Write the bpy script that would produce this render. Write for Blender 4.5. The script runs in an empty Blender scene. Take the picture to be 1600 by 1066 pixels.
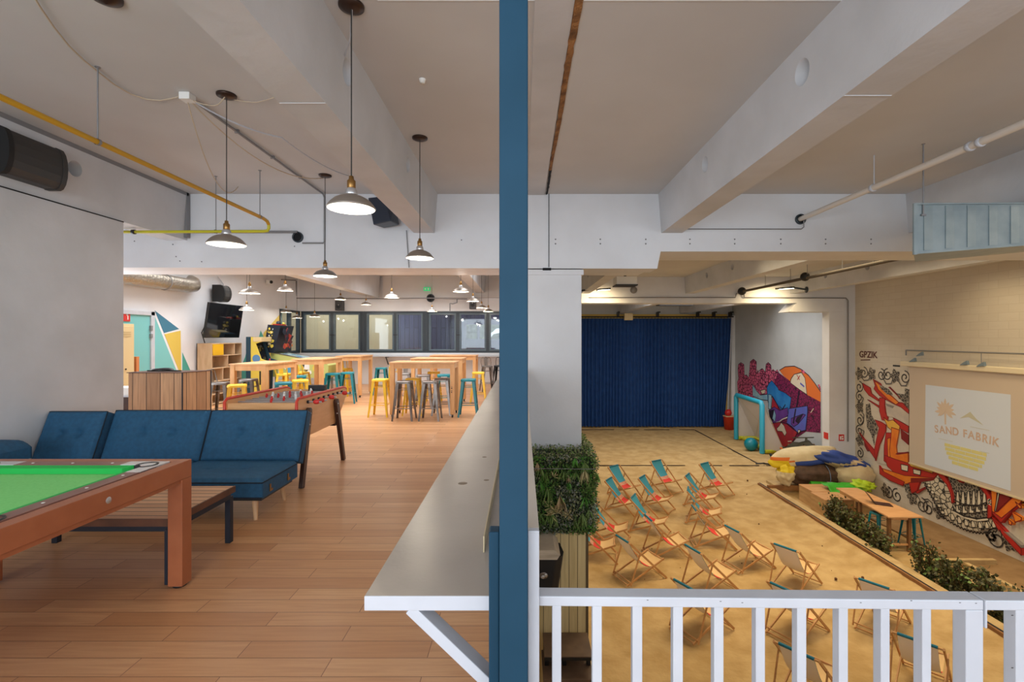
import bpy, math, random
from mathutils import Vector, Matrix, noise
PI = math.pi
SC = bpy.context.scene
COL = SC.collection
random.seed(11)

# ---------------------------------------------------------------- camera
F = 760.0; CX = 816.0; CY = 528.0; H = 1.6
cam_data = bpy.data.cameras.new('camera'); cam = bpy.data.objects.new('camera', cam_data); COL.objects.link(cam)
cam.location = (0, 0, H); cam.rotation_euler = (PI / 2, 0, 0)
cam_data.sensor_width = 36.0; cam_data.lens = 36.0 * F / 1600.0
cam_data.shift_x = -(CX - 800) / 1600.0; cam_data.shift_y = -(533 - CY) / 1600.0
cam_data.clip_start = 0.05; cam_data.clip_end = 200
SC.camera = cam
# ---------------------------------------------------------------- view
SC.view_settings.view_transform = 'Standard'; SC.view_settings.look = 'None'
SC.view_settings.gamma = 1.0; SC.view_settings.use_curve_mapping = False
SC.view_settings.exposure = 0.0
# ---------------------------------------------------------------- world: bright overcast sky outside the building
W = bpy.data.worlds.new('world'); SC.world = W; W.use_nodes = True
bg = W.node_tree.nodes['Background']; bg.inputs[0].default_value = (0.86, 0.93, 1.0, 1); bg.inputs[1].default_value = 1.1
# ---------------------------------------------------------------- daylight from the rear, plus unseen fill lamps added under the ceilings
def area(name, loc, rot, sx, sy, power, col=(1, 1, 1), spread=PI):
    l = bpy.data.lights.new(name, 'AREA'); l.shape = 'RECTANGLE'; l.size = sx; l.size_y = sy
    l.energy = power; l.color = col; l.spread = spread
    o = bpy.data.objects.new(name, l); o.location = loc; o.rotation_euler = rot; COL.objects.link(o); return o
DAY = (0.84, 0.92, 1.0); COOL = (0.94, 0.97, 1.0); SPR = math.radians(125); WARM = (1.0, 0.80, 0.50)
area('daylight_rear_left', (-3.0, -2.9, 1.9), (PI / 2 + .25, 0, 0), 6, 2.6, 280, DAY)
area('daylight_rear_right', (4.8, -2.9, 1.8), (PI / 2 + .5, 0, 0), 8, 2.2, 165, DAY)
area('side_fill', (-7.55, 7.5, 1.7), (0, -PI / 2, 0), 2.2, 2.4, 90, DAY)  # unseen side light added to brighten the back of the hall
area('hall_fill_a', (-3.2, 10.6, 3.66), (0, 0, 0), 2.4, 4.0, 135, COOL, SPR)  # hall fill lamps added out of view behind the cross beam, no fixtures
area('hall_fill_b', (-3.2, 14.8, 3.66), (0, 0, 0), 2.4, 2.0, 70, COOL, SPR)
area('hall_fill_c', (-6.3, 11.0, 3.66), (0, 0, 0), 1.6, 5.0, 125, COOL, SPR)
area('hall_fill_d', (-0.6, 11.0, 3.66), (0, 0, 0), 0.9, 5.0, 50, COOL, SPR)
area('sand_fill_a', (4.0, 10.0, 3.66), (0, 0, 0), 2.6, 3.0, 140, WARM, SPR)  # warm fill added behind the cross beam to light the sand
area('sand_fill_b', (7.6, 10.5, 3.66), (0, 0, 0), 2.4, 3.5, 130, WARM, SPR)
area('sand_fill_e', (10.3, 10.5, 3.66), (0, 0, 0), 0.9, 3.5, 50, WARM, SPR)
area('sand_fill_c', (5.5, 20.0, 3.66), (0, 0, 0), 6.4, 2.0, 400, (1, 0.96, 0.90))  # added fill for the curtain bay, hidden by the far beam
area('sand_fill_f', (10.9, 21.5, 3.66), (0, 0, 0), 2.0, 4.0, 75, (1, .98, .95), SPR)  # added fill that brightens the alcove wall
area('sand_fill_d', (9.5, 4.0, 3.66), (0, 0, 0), 2.0, 4.5, 110, (1, .9, .74))  # added fill above the near sand bay, out of view

# ---------------------------------------------------------------- pixel to place helpers (photograph frame 1600x1066)
def at(px, py, Y): return Vector(((px - CX) * Y / F, Y, H - (py - CY) * Y / F))
def onX(px, py, X):
    Y = X * F / (px - CX); return Vector((X, Y, H - (py - CY) * Y / F))
def onZ(px, py, Z):
    Y = F * (H - Z) / (py - CY); return Vector(((px - CX) * Y / F, Y, Z))

# ---------------------------------------------------------------- materials
def lin(c):
    r = []
    for x in c[:3]:
        x = x / 255.0
        r.append(x / 12.92 if x <= 0.04045 else ((x + 0.055) / 1.055) ** 2.4)
    return (r[0], r[1], r[2], 1.0)
MATS = {}
def mat(name, c, rough=0.6, metal=0.0, c2=None, scale=8.0, bump=0.0, bscale=40.0, stretch=None, emit=0.0, coat=0.0, detail=4, trans=0.0):
    if name in MATS: return MATS[name]
    m = bpy.data.materials.new(name); m.use_nodes = True; nt = m.node_tree; N = nt.nodes; L = nt.links
    b = N['Principled BSDF']; b.inputs['Base Color'].default_value = lin(c); b.inputs['Roughness'].default_value = rough
    b.inputs['Metallic'].default_value = metal
    if coat: b.inputs['Coat Weight'].default_value = coat
    if emit: b.inputs['Emission Color'].default_value = lin(c); b.inputs['Emission Strength'].default_value = emit
    if trans: b.inputs['Transmission Weight'].default_value = trans
    tc = N.new('ShaderNodeTexCoord'); mp = N.new('ShaderNodeMapping'); L.new(tc.outputs['Object'], mp.inputs[0])
    if stretch: mp.inputs['Scale'].default_value = stretch
    if c2 is not None:
        n = N.new('ShaderNodeTexNoise'); n.inputs['Scale'].default_value = scale; n.inputs['Detail'].default_value = detail
        L.new(mp.outputs[0], n.inputs['Vector'])
        r = N.new('ShaderNodeValToRGB'); r.color_ramp.elements[0].position = 0.35; r.color_ramp.elements[1].position = 0.65
        r.color_ramp.elements[0].color = lin(c); r.color_ramp.elements[1].color = lin(c2)
        L.new(n.outputs[0], r.inputs[0]); L.new(r.outputs[0], b.inputs['Base Color'])
    if bump:
        n = N.new('ShaderNodeTexNoise'); n.inputs['Scale'].default_value = bscale; n.inputs['Detail'].default_value = 5
        L.new(mp.outputs[0], n.inputs['Vector'])
        bp = N.new('ShaderNodeBump'); bp.inputs['Strength'].default_value = bump; bp.inputs['Distance'].default_value = 0.02
        L.new(n.outputs[0], bp.inputs['Height']); L.new(bp.outputs[0], b.inputs['Normal'])
    MATS[name] = m; return m

def planks(name, c1, c2, c3, bw, bh, axis='xy', mortar=(60, 40, 30), msize=0.004, rough=0.4, grain=1.0, coat=0.0, off=0.5):
    m = bpy.data.materials.new(name); m.use_nodes = True; nt = m.node_tree; N = nt.nodes; L = nt.links
    b = N['Principled BSDF']; b.inputs['Roughness'].default_value = rough
    if coat: b.inputs['Coat Weight'].default_value = coat; b.inputs['Coat Roughness'].default_value = 0.3
    tc = N.new('ShaderNodeTexCoord'); sp = N.new('ShaderNodeSeparateXYZ'); L.new(tc.outputs['Object'], sp.inputs[0])
    cb = N.new('ShaderNodeCombineXYZ'); ix = {'x': 0, 'y': 1, 'z': 2}
    L.new(sp.outputs[ix[axis[0]]], cb.inputs[0])
    if axis[1] == 's':
        ad = N.new('ShaderNodeMath'); ad.operation = 'ADD'; L.new(sp.outputs[0], ad.inputs[0]); L.new(sp.outputs[1], ad.inputs[1]); L.new(ad.outputs[0], cb.inputs[1])
    else: L.new(sp.outputs[ix[axis[1]]], cb.inputs[1])
    br = N.new('ShaderNodeTexBrick'); L.new(cb.outputs[0], br.inputs['Vector'])
    br.offset = off; br.offset_frequency = 2; br.squash = 1.0
    br.inputs['Color1'].default_value = lin(c1); br.inputs['Color2'].default_value = lin(c2); br.inputs['Mortar'].default_value = lin(mortar)
    br.inputs['Scale'].default_value = 1.0; br.inputs['Mortar Size'].default_value = msize; br.inputs['Mortar Smooth'].default_value = 0.3
    br.inputs['Bias'].default_value = 0.0; br.inputs['Brick Width'].default_value = bw; br.inputs['Row Height'].default_value = bh
    mp = N.new('ShaderNodeMapping'); mp.inputs['Scale'].default_value = (1.5, 28, 1); L.new(cb.outputs[0], mp.inputs[0])
    n = N.new('ShaderNodeTexNoise'); n.inputs['Scale'].default_value = 1.6 * grain; n.inputs['Detail'].default_value = 6; n.inputs['Distortion'].default_value = 0.6
    L.new(mp.outputs[0], n.inputs['Vector'])
    r = N.new('ShaderNodeMapRange'); r.inputs[1].default_value = 0.4; r.inputs[2].default_value = 0.75; L.new(n.outputs[0], r.inputs[0])
    mul = N.new('ShaderNodeMath'); mul.operation = 'MULTIPLY'; mul.inputs[1].default_value = 0.55; L.new(r.outputs[0], mul.inputs[0])
    mx = N.new('ShaderNodeMixRGB'); mx.inputs[2].default_value = lin(c3); L.new(br.outputs[0], mx.inputs[1]); L.new(mul.outputs[0], mx.inputs[0])
    L.new(mx.outputs[0], b.inputs['Base Color'])
    bp = N.new('ShaderNodeBump'); bp.inputs['Strength'].default_value = 0.25; bp.inputs['Distance'].default_value = 0.004; bp.invert = True
    L.new(br.outputs['Fac'], bp.inputs['Height']); L.new(bp.outputs[0], b.inputs['Normal'])
    MATS[name] = m; return m

M_floor = planks('laminate', (212, 162, 116), (190, 136, 92), (172, 118, 78), 0.95, 0.135, 'xy', (120, 78, 52), 0.0025, 0.34)
M_white = mat('white_paint', (226, 228, 232), 0.55, c2=(218, 219, 222), scale=1.2, bump=0.06, bscale=30)
M_conc = mat('painted_concrete', (207, 208, 211), 0.6, c2=(194, 195, 197), scale=1.3, bump=0.18, bscale=9)
M_ceil = mat('painted_ceiling', (206, 206, 206), 0.7, c2=(198, 197, 196), scale=0.7, bump=0.05, bscale=14)
M_cream = planks('cream_block_wall', (216, 206, 188), (212, 201, 182), (206, 195, 176), 0.5, 0.2, 'yz', (204, 192, 172), 0.008, 0.7)
M_grey = mat('end_wall_paint', (196, 200, 202), 0.7, c2=(188, 192, 194), scale=1)
M_sand = mat('sand', (196, 165, 114), 0.95, c2=(176, 144, 92), scale=2.6, bump=1.0, bscale=12)
M_sandd = mat('packed_earth', (150, 118, 78), 0.95, c2=(134, 102, 64), scale=3, bump=0.6, bscale=20)
M_blue = mat('blue_column_paint', (22, 58, 78), 0.6, c2=(27, 64, 86), scale=3)
M_blue.node_tree.nodes['Principled BSDF'].inputs['Specular IOR Level'].default_value = 0.2
M_rail = mat('white_enamel', (196, 200, 208), 0.4, c2=(188, 192, 200), scale=6)
M_chip = mat('chipped_paint', (70, 68, 70), 0.7)
M_counter = mat('brushed_steel_top', (176, 168, 158), 0.3, 0.35, c2=(164, 156, 147), scale=2.5, bump=0.03, bscale=60)
M_black = mat('black_plastic', (26, 26, 28), 0.45)
M_grille = mat('black_grille', (14, 14, 15), 0.6, bump=0.5, bscale=300)
M_dgrey = mat('dark_grey_frame', (48, 58, 66), 0.4)
M_sofa = mat('navy_fabric', (30, 88, 124), 0.7, c2=(26, 78, 112), scale=30, bump=0.3, bscale=400)
M_sofad = mat('navy_piping', (12, 28, 42), 0.8)
M_beech = mat('beech_wood', (218, 176, 132), 0.45, c2=(206, 160, 116), scale=3, stretch=(6, 6, 1))
M_copper = mat('copper_brown_paint', (172, 100, 62), 0.42, c2=(160, 90, 54), scale=5, coat=0.2)
M_rail_wood = mat('mauve_brown_rail', (138, 96, 84), 0.35, c2=(128, 86, 76), scale=5)
M_felt = mat('green_felt', (124, 212, 118), 0.95, c2=(132, 218, 126), scale=60)
M_felt2 = mat('green_cushion', (36, 176, 78), 0.9)
M_silver = mat('silver', (200, 200, 202), 0.3, 0.8)
M_pallet = planks('pallet_boards', (224, 176, 132), (206, 156, 114), (166, 116, 82), 3.0, 0.075, 'xy', (70, 44, 30), 0.006, 0.5)
M_steel_dark = mat('dark_blue_steel', (36, 42, 54), 0.5, 0.3)
M_rust = mat('dark_stained_edge', (82, 50, 34), 0.6, c2=(110, 70, 48), scale=6)
M_crate = planks('reclaimed_boards', (214, 170, 128), (176, 134, 98), (126, 90, 62), 4.0, 0.2, 'zs', (46, 32, 24), 0.006, 0.65, 0.8)
M_pine = mat('pine', (226, 176, 122), 0.45, c2=(212, 158, 100), scale=2.4, stretch=(5, 5, 1))
M_pinet = mat('pine_top', (218, 170, 120), 0.4, c2=(202, 148, 98), scale=2.4, stretch=(1, 8, 1))
M_foos = mat('foosball_wood', (230, 174, 118), 0.4, c2=(218, 160, 104), scale=2.5, stretch=(1, 1, 6), coat=0.2)
M_wenge = mat('dark_leg_wood', (74, 44, 32), 0.4, c2=(60, 36, 26), scale=5)
M_red = mat('red_plastic', (206, 44, 40), 0.35)
M_redtrim = mat('red_trim', (208, 62, 40), 0.35)
M_field = mat('field_grey', (112, 116, 120), 0.6)
M_yel = mat('yellow_enamel', (240, 196, 50), 0.35)
M_teal = mat('teal_enamel', (8, 120, 130), 0.35)
M_gun = mat('gunmetal', (118, 110, 104), 0.32, 0.7, c2=(140, 132, 126), scale=6)
M_shade = mat('pendant_shade_metal', (150, 140, 130), 0.35, 0.6)
M_shadei = mat('pendant_inner_white', (250, 246, 236), 0.5)
M_brass = mat('aged_brass', (150, 112, 62), 0.35, 0.8)
M_cord = mat('dark_cord', (54, 52, 50), 0.7)
M_cable = mat('beige_cable', (196, 180, 156), 0.6)
M_rose = mat('bronze_canopy', (56, 38, 30), 0.35, 0.4)
M_bulb = mat('lit_bulb', (255, 240, 208), 0.4, emit=9.0)
M_pipey = mat('yellow_pipe', (196, 146, 22), 0.4)
M_pipey2 = mat('yellow_green_pipe', (196, 190, 40), 0.4)
M_pipeg = mat('grey_conduit', (138, 138, 140), 0.45, 0.3)
M_pipew = mat('white_pipe', (220, 214, 206), 0.4)
M_zinc = mat('galvanised', (158, 172, 176), 0.42, 0.35, c2=(142, 158, 164), scale=5)
M_foil = mat('foil_duct', (190, 184, 172), 0.22, 0.9, bump=1.0, bscale=22)
M_curtain = mat('navy_curtain', (25, 72, 136), 0.7, c2=(20, 63, 123), scale=3)
M_sash = mat('window_sash', (78, 94, 104), 0.3)
M_spk = mat('speaker_charcoal', (52, 51, 50), 0.45)
M_hole = mat('void_dark', (20, 20, 22), 0.9)
M_foam = mat('brown_joint_foam', (168, 120, 70), 0.9, c2=(110, 74, 42), scale=10, bump=1, bscale=40)
M_timber = planks('pressure_treated', (226, 206, 154), (214, 192, 138), (184, 158, 108), 40.0, 0.115, 'zx', (70, 56, 36), 0.005, 0.7, 0.6)
M_kerbt = mat('kerb_top', (200, 172, 122), 0.8, c2=(182, 152, 104), scale=4, bump=0.4, bscale=30)
M_kerbs = mat('kerb_side', (150, 106, 62), 0.8, c2=(128, 88, 52), scale=4)
M_dcw = mat('deckchair_wood', (202, 152, 98), 0.5, c2=(188, 136, 82), scale=6)
M_cvb = mat('canvas_blue', (60, 150, 176), 0.8)
M_cvt = mat('canvas_teal_hem', (30, 116, 140), 0.8)
M_cvw = mat('canvas_white', (240, 234, 228), 0.8)
M_cvp = mat('canvas_print', (214, 170, 140), 0.8, c2=(196, 120, 100), scale=22)
M_cvr = mat('canvas_red', (214, 58, 46), 0.8)
M_cvc = mat('canvas_cream', (226, 190, 134), 0.8)
M_leafA = mat('leaf_dark', (66, 92, 48), 0.55)
M_leafB = mat('leaf_mid', (110, 138, 70), 0.55)
M_leafC = mat('leaf_bright', (86, 152, 56), 0.5)
M_leafD = mat('leaf_pale', (160, 164, 120), 0.6)
M_leafE = mat('leaf_grey', (146, 150, 138), 0.6)
M_leafS = mat('shrub_leaf', (66, 64, 36), 0.5, c2=(92, 92, 48), scale=14)
M_stem = mat('stem_brown', (96, 66, 36), 0.8)
M_oak = mat('light_oak', (206, 176, 142), 0.5, c2=(190, 158, 122), scale=3, stretch=(4, 4, 1))
M_oakd = mat('oak_inside', (178, 146, 114), 0.6)
M_yeld = mat('mustard_door', (222, 172, 26), 0.45)
M_locker = mat('cream_locker', (220, 198, 150), 0.5)
M_tealw = mat('teal_wall_paint', (120, 190, 190), 0.6)
M_tealg = mat('green_teal_paint', (70, 158, 146), 0.6)
M_navyw = mat('navy_wall_paint', (62, 120, 146), 0.6)
M_yelw = mat('mustard_wall_paint', (214, 186, 84), 0.6)
M_tv = mat('tv_screen', (10, 12, 14), 0.08, coat=0.5)
M_signr = mat('sign_red', (204, 48, 44), 0.5)
M_signg = mat('exit_green', (30, 150, 90), 0.5, emit=1.2)
M_signw = mat('sign_white', (236, 236, 232), 0.5)
M_navyp = mat('arcade_navy', (34, 66, 84), 0.5)
M_arcy = mat('arcade_yellow', (222, 200, 82), 0.5)
M_bag_w = mat('cream_canvas_bag', (222, 206, 168), 0.8, c2=(208, 190, 150), scale=3, bump=0.5, bscale=7)
M_bag_b = mat('blue_canvas_bag', (44, 72, 150), 0.7, bump=0.5, bscale=7)
M_bag_k = mat('dark_brown_tarp', (70, 52, 40), 0.6, c2=(98, 74, 58), scale=4, bump=0.8, bscale=9)
M_orange = mat('orange_cloth', (214, 110, 30), 0.7)
M_yelc = mat('yellow_cloth', (224, 196, 30), 0.7)
M_green = mat('green_plastic_cloth', (60, 170, 40), 0.5, bump=0.5, bscale=10)
M_lime = mat('lime_cloth', (176, 206, 40), 0.6)
M_ply = mat('plywood', (210, 172, 118), 0.6, c2=(192, 150, 98), scale=2, stretch=(1, 1, 5))
M_goal = mat('inflated_blue', (52, 168, 200), 0.35)
M_goaly = mat('inflated_yellow', (206, 206, 50), 0.4)
M_ball = mat('teal_ball', (10, 130, 150), 0.35)
M_screen = mat('projection_cloth', (200, 184, 166), 0.9)
M_laptop = mat('laptop_dark', (58, 38, 34), 0.4)

def glassmat(name, tint=(1, 1, 1, 1), gl=0.12):
    m = bpy.data.materials.new(name); m.use_nodes = True; N = m.node_tree.nodes; L = m.node_tree.links
    for n in list(N): N.remove(n)
    o = N.new('ShaderNodeOutputMaterial'); t = N.new('ShaderNodeBsdfTransparent'); t.inputs[0].default_value = tint
    g = N.new('ShaderNodeBsdfGlossy'); g.inputs['Roughness'].default_value = 0.03
    mx = N.new('ShaderNodeMixShader'); mx.inputs[0].default_value = gl
    L.new(t.outputs[0], mx.inputs[1]); L.new(g.outputs[0], mx.inputs[2]); L.new(mx.outputs[0], o.inputs[0]); return m
M_glass = glassmat('window_glass', (0.9, 0.94, 0.95, 1), 0.045)
def netmat(name, col, fac):
    m = bpy.data.materials.new(name); m.use_nodes = True; N = m.node_tree.nodes; L = m.node_tree.links
    b = N['Principled BSDF']; b.inputs['Base Color'].default_value = lin(col); b.inputs['Roughness'].default_value = .8
    o = N['Material Output']; t = N.new('ShaderNodeBsdfTransparent'); mx = N.new('ShaderNodeMixShader'); mx.inputs[0].default_value = fac
    L.new(t.outputs[0], mx.inputs[1]); L.new(b.outputs[0], mx.inputs[2]); L.new(mx.outputs[0], o.inputs[0]); return m
M_net = netmat('goal_net_cloth', (236, 228, 222), 0.68)
def patternmat(name, a, b_, scale):
    m = bpy.data.materials.new(name); m.use_nodes = True; N = m.node_tree.nodes; L = m.node_tree.links
    b = N['Principled BSDF']; b.inputs['Roughness'].default_value = .7
    tc = N.new('ShaderNodeTexCoord'); v = N.new('ShaderNodeTexVoronoi'); v.feature = 'DISTANCE_TO_EDGE'; v.inputs['Scale'].default_value = scale
    L.new(tc.outputs['Object'], v.inputs['Vector']); r = N.new('ShaderNodeValToRGB')
    r.color_ramp.elements[0].position = 0.04; r.color_ramp.elements[1].position = 0.1
    r.color_ramp.elements[0].color = lin(a); r.color_ramp.elements[1].color = lin(b_)
    L.new(v.outputs[0], r.inputs[0]); L.new(r.outputs[0], b.inputs['Base Color']); return m
M_crowd = patternmat('pink_crowd_paint', (70, 24, 46), (216, 98, 134), 5.5)
M_maroon = patternmat('maroon_paint', (50, 14, 40), (136, 30, 84), 7.0)
M_hands = patternmat('ink_pattern', (36, 32, 30), (212, 200, 176), 7.0)
M_ink = patternmat('dense_ink_pattern', (170, 158, 138), (64, 58, 54), 12.0)

# ---------------------------------------------------------------- mesh builder
class MB:
    def __init__(s): s.v = []; s.f = []; s.m = []; s.s = []
    def add(s, vs, fs, mi=0, sm=False):
        o = len(s.v); s.v += [tuple(v) for v in vs]
        for f in fs: s.f.append(tuple(i + o for i in f)); s.m.append(mi); s.s.append(sm)
        return s
    def hexa(s, b, t, mi=0):
        return s.add(list(b) + list(t), [(3, 2, 1, 0), (4, 5, 6, 7), (0, 1, 5, 4), (1, 2, 6, 5), (2, 3, 7, 6), (3, 0, 4, 7)], mi)
    def box(s, x0, x1, y0, y1, z0, z1, mi=0):
        return s.hexa([(x0, y0, z0), (x1, y0, z0), (x1, y1, z0), (x0, y1, z0)], [(x0, y0, z1), (x1, y0, z1), (x1, y1, z1), (x0, y1, z1)], mi)
    def bar(s, a, b, w, h, mi=0, w2=None, h2=None, up=(0, 0, 1)):
        a = Vector(a); b = Vector(b); d = (b - a).normalized(); u = Vector(up)
        if abs(d.dot(u)) > 0.98: u = Vector((0, 1, 0))
        r = d.cross(u).normalized(); u = r.cross(d).normalized()
        w2 = w if w2 is None else w2; h2 = h if h2 is None else h2
        q = [(-1, -1), (1, -1), (1, 1), (-1, 1)]
        return s.hexa([a + r * (x * w / 2) + u * (y * h / 2) for x, y in q], [b + r * (x * w2 / 2) + u * (y * h2 / 2) for x, y in q], mi)
    def tube(s, pts, r, n=10, mi=0, cap=True, rs=None):
        pts = [Vector(p) for p in pts]; vs = []; k = len(pts); u = None
        for i, p in enumerate(pts):
            d = (pts[min(i + 1, k - 1)] - pts[max(i - 1, 0)]).normalized()
            if u is None:
                u = Vector((0, 0, 1)) if abs(d.z) < 0.9 else Vector((1, 0, 0))
            u = (u - d * u.dot(d)).normalized(); w = d.cross(u)
            rr = rs[i] if rs else r
            for j in range(n):
                a = 2 * PI * j / n; vs.append(p + u * (rr * math.cos(a)) + w * (rr * math.sin(a)))
        fs = [(i * n + j, i * n + (j + 1) % n, (i + 1) * n + (j + 1) % n, (i + 1) * n + j) for i in range(k - 1) for j in range(n)]
        s.add(vs, fs, mi, True)
        if cap:
            s.add(vs[:n], [tuple(range(n))[::-1]], mi); s.add(vs[-n:], [tuple(range(n))], mi)
        return s
    def lathe(s, prof, c=(0, 0, 0), n=24, mi=0, axis='z', sm=True):
        vs = []; c = Vector(c)
        for r, z in prof:
            for j in range(n):
                a = 2 * PI * j / n; x = r * math.cos(a); y = r * math.sin(a)
                vs.append(c + Vector({'z': (x, y, z), 'y': (x, z, y), 'x': (z, x, y)}[axis]))
        fs = [(i * n + j, i * n + (j + 1) % n, (i + 1) * n + (j + 1) % n, (i + 1) * n + j) for i in range(len(prof) - 1) for j in range(n)]
        return s.add(vs, fs, mi, sm)
    def prism(s, poly, axis, a0, a1, mi=0, mi_side=None):
        n = len(poly)
        def P(p, a): return {'x': (a, p[0], p[1]), 'y': (p[0], a, p[1]), 'z': (p[0], p[1], a)}[axis]
        vs = [P(p, a0) for p in poly] + [P(p, a1) for p in poly]
        s.add(vs, [tuple(range(n))[::-1], tuple(range(n, 2 * n))], mi)
        s.add(vs, [(i, (i + 1) % n, (i + 1) % n + n, i + n) for i in range(n)], mi if mi_side is None else mi_side)
        return s
    def poly(s, pts, mi=0): return s.add(pts, [tuple(range(len(pts)))], mi)
    def ball(s, c, r, n=20, mi=0, sq=(1, 1, 1), amp=0.0, nf=2.0, seed=0.0):
        vs = []; m = n // 2; c = Vector(c)
        for i in range(m + 1):
            th = PI * i / m
            for j in range(n):
                ph = 2 * PI * j / n; d = Vector((math.sin(th) * math.cos(ph), math.sin(th) * math.sin(ph), math.cos(th)))
                k = 1 + (amp * noise.noise(d * nf + Vector((seed, seed, seed))) if amp else 0)
                vs.append(c + Vector((d.x * r * sq[0], d.y * r * sq[1], d.z * r * sq[2])) * k)
        fs = [(i * n + j, i * n + (j + 1) % n, (i + 1) * n + (j + 1) % n, (i + 1) * n + j) for i in range(m) for j in range(n)]
        return s.add(vs, fs, mi, True)

def tag(o, label=None, cat=None, group=None, kind=None):
    if label: o['label'] = label
    if cat: o['category'] = cat
    if group: o['group'] = group
    if kind: o['kind'] = kind
    return o
def thing(name, label, cat, loc=(0, 0, 0), group=None, kind=None):
    o = bpy.data.objects.new(name, None); COL.objects.link(o); o.location = loc; o.empty_display_size = 0.1
    return tag(o, label, cat, group, kind)
def obj(name, mb, mats, parent=None, bevel=0.0, label=None, base=None):
    if not isinstance(mats, (list, tuple)): mats = [mats]
    me = bpy.data.meshes.new(name); off = Vector((0, 0, 0))
    if parent is not None:
        p = parent
        while p is not None: off += p.location; p = p.parent
    elif base is not None: off = Vector(base)
    me.from_pydata([(x - off.x, y - off.y, z - off.z) for x, y, z in mb.v], [], mb.f); me.update()
    for m in mats: me.materials.append(m)
    me.polygons.foreach_set('material_index', mb.m); me.polygons.foreach_set('use_smooth', mb.s)
    o = bpy.data.objects.new(name, me); COL.objects.link(o)
    if parent is not None: o.parent = parent
    elif base is not None: o.location = base
    if bevel:
        b = o.modifiers.new('bevel', 'BEVEL'); b.width = bevel; b.segments = 2; b.limit_method = 'ANGLE'; b.angle_limit = 0.6
    if label: o['label'] = label
    return o
def struct(name, mb, m, parent=None, bevel=0.0):
    o = obj(name, mb, m, parent, bevel)
    if parent is None: o['kind'] = 'structure'
    return o
def dup(o, loc=None, rz=None, label=None, group=None, cat=None):
    def cp(a, par):
        c = a.copy(); COL.objects.link(c); c.parent = par
        for ch in list(a.children): cp(ch, c)
        return c
    r = cp(o, None)
    if loc is not None: r.location = loc
    if rz is not None: r.rotation_euler = (0, 0, rz)
    tag(r, label, cat, group); return r
def bake_bool(o, cutters):
    for c in cutters:
        b = o.modifiers.new('b', 'BOOLEAN'); b.object = c; b.operation = 'DIFFERENCE'; b.solver = 'EXACT'
    dg = bpy.context.evaluated_depsgraph_get(); dg.update()
    me = bpy.data.meshes.new_from_object(o.evaluated_get(dg)); o.modifiers.clear(); o.data = me
    for c in cutters: bpy.data.objects.remove(c)
def textmesh(body, size, mats, name, parent, M, ext=0.002, sx=1.0):
    cu = bpy.data.curves.new(name, 'FONT'); cu.body = body; cu.size = size; cu.extrude = ext; cu.align_x = 'CENTER'; cu.offset = size * 0.02
    t = bpy.data.objects.new(name, cu); COL.objects.link(t)
    dg = bpy.context.evaluated_depsgraph_get(); dg.update()
    me = bpy.data.meshes.new_from_object(t.evaluated_get(dg)); bpy.data.objects.remove(t)
    me.transform(Matrix.Scale(sx, 4, (1, 0, 0))); me.transform(M); me.materials.clear(); me.materials.append(mats)
    off = Vector((0, 0, 0)); p = parent
    while p is not None: off += p.location; p = p.parent
    me.transform(Matrix.Translation(-off))
    o = bpy.data.objects.new(name, me); COL.objects.link(o); o.parent = parent; return o

# ================================================================ THE SETTING
CE = 3.70; SZ = -3.6
struct('floor', MB().box(-11, 0.03, -3, 17.0, -0.3, 0).box(0.03, 11.4, -3, 1.17, -0.3, 0).box(-11, .1, 17.0, 26, -.3, 0), M_floor)
struct('ceiling', MB().box(-11, 12.8, -3, 28.9, CE, CE + 0.3), M_ceil)
struct('ceiling_strip', MB().box(0.078, 0.325, -3, 7.1, CE - 0.014, CE + .01), M_conc)
# sand
g = MB(); nx, ny = 110, 230
vs = []
for j in range(ny + 1):
    for i in range(nx + 1):
        x = 0.0 + 12.4 * i / nx; y = 1.1 + 27.5 * j / ny
        z = SZ + 0.16 * max(0, min(1, (x - 7.2) / .85)) ** 2 * (1 if 6 < y < 16.8 and x < 8.2 else 0) + 0.03 * noise.noise(Vector((x * 1.1, y * 1.1, 0))) + 0.022 * noise.noise(Vector((x * 3.4, y * 3.4, 3))) + 0.02 * max(0, noise.noise(Vector((x * 5.5, y * 5.5, 7))))
        vs.append((x, y, z))
g.add(vs, [(j * (nx + 1) + i, j * (nx + 1) + i + 1, (j + 1) * (nx + 1) + i + 1, (j + 1) * (nx + 1) + i) for j in range(ny) for i in range(nx)], 0, True)
o = struct('floor_sand', g, M_sand)
struct('floor_earth', MB().box(9.95, 11.49, 5.0, 15.55, SZ - .1, SZ + 0.055), M_sandd)
# walls
struct('wall_left', MB().box(-5.2, -4.87, -3, 5.94, 0, 3.02), M_conc)
struct('wall_far_left', MB().box(-7.95, -7.7, 8.9, 15.42, 0, CE).box(-7.95, -7.7, 15.42, 17, 0, 1.08).box(-7.95, -7.7, 15.42, 17, 2.52, CE)
       .box(-7.95, -7.7, 5.94, 8.9, 0, 0.6).box(-7.95, -7.7, 5.94, 8.9, 2.9, CE).box(-7.95, -5.2, 5.7, 5.94, 0, CE), M_white)
struct('wall_back', MB().box(-7.95, 0.1, 16.8, 17.0, 0, 1.08).box(-7.95, 0.1, 16.8, 17.0, 2.52, CE), M_white)
struct('wall_middle', MB().box(0.1, 0.3, 7.95, 28.7, SZ, CE), M_white)
struct('wall_mezzanine', MB().box(-0.2, 0.0, 1.1, 8.0, SZ, -0.3).box(0, 11.5, 0.95, 1.1, SZ, -.3), M_white)
struct('wall_right', MB().box(11.5, 11.8, -3, 16.8, SZ - .1, CE), M_cream)
struct('wall_rear', MB().box(0.6, 11.5, -3.3, -3.0, -.3, 0.9), M_white)
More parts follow.
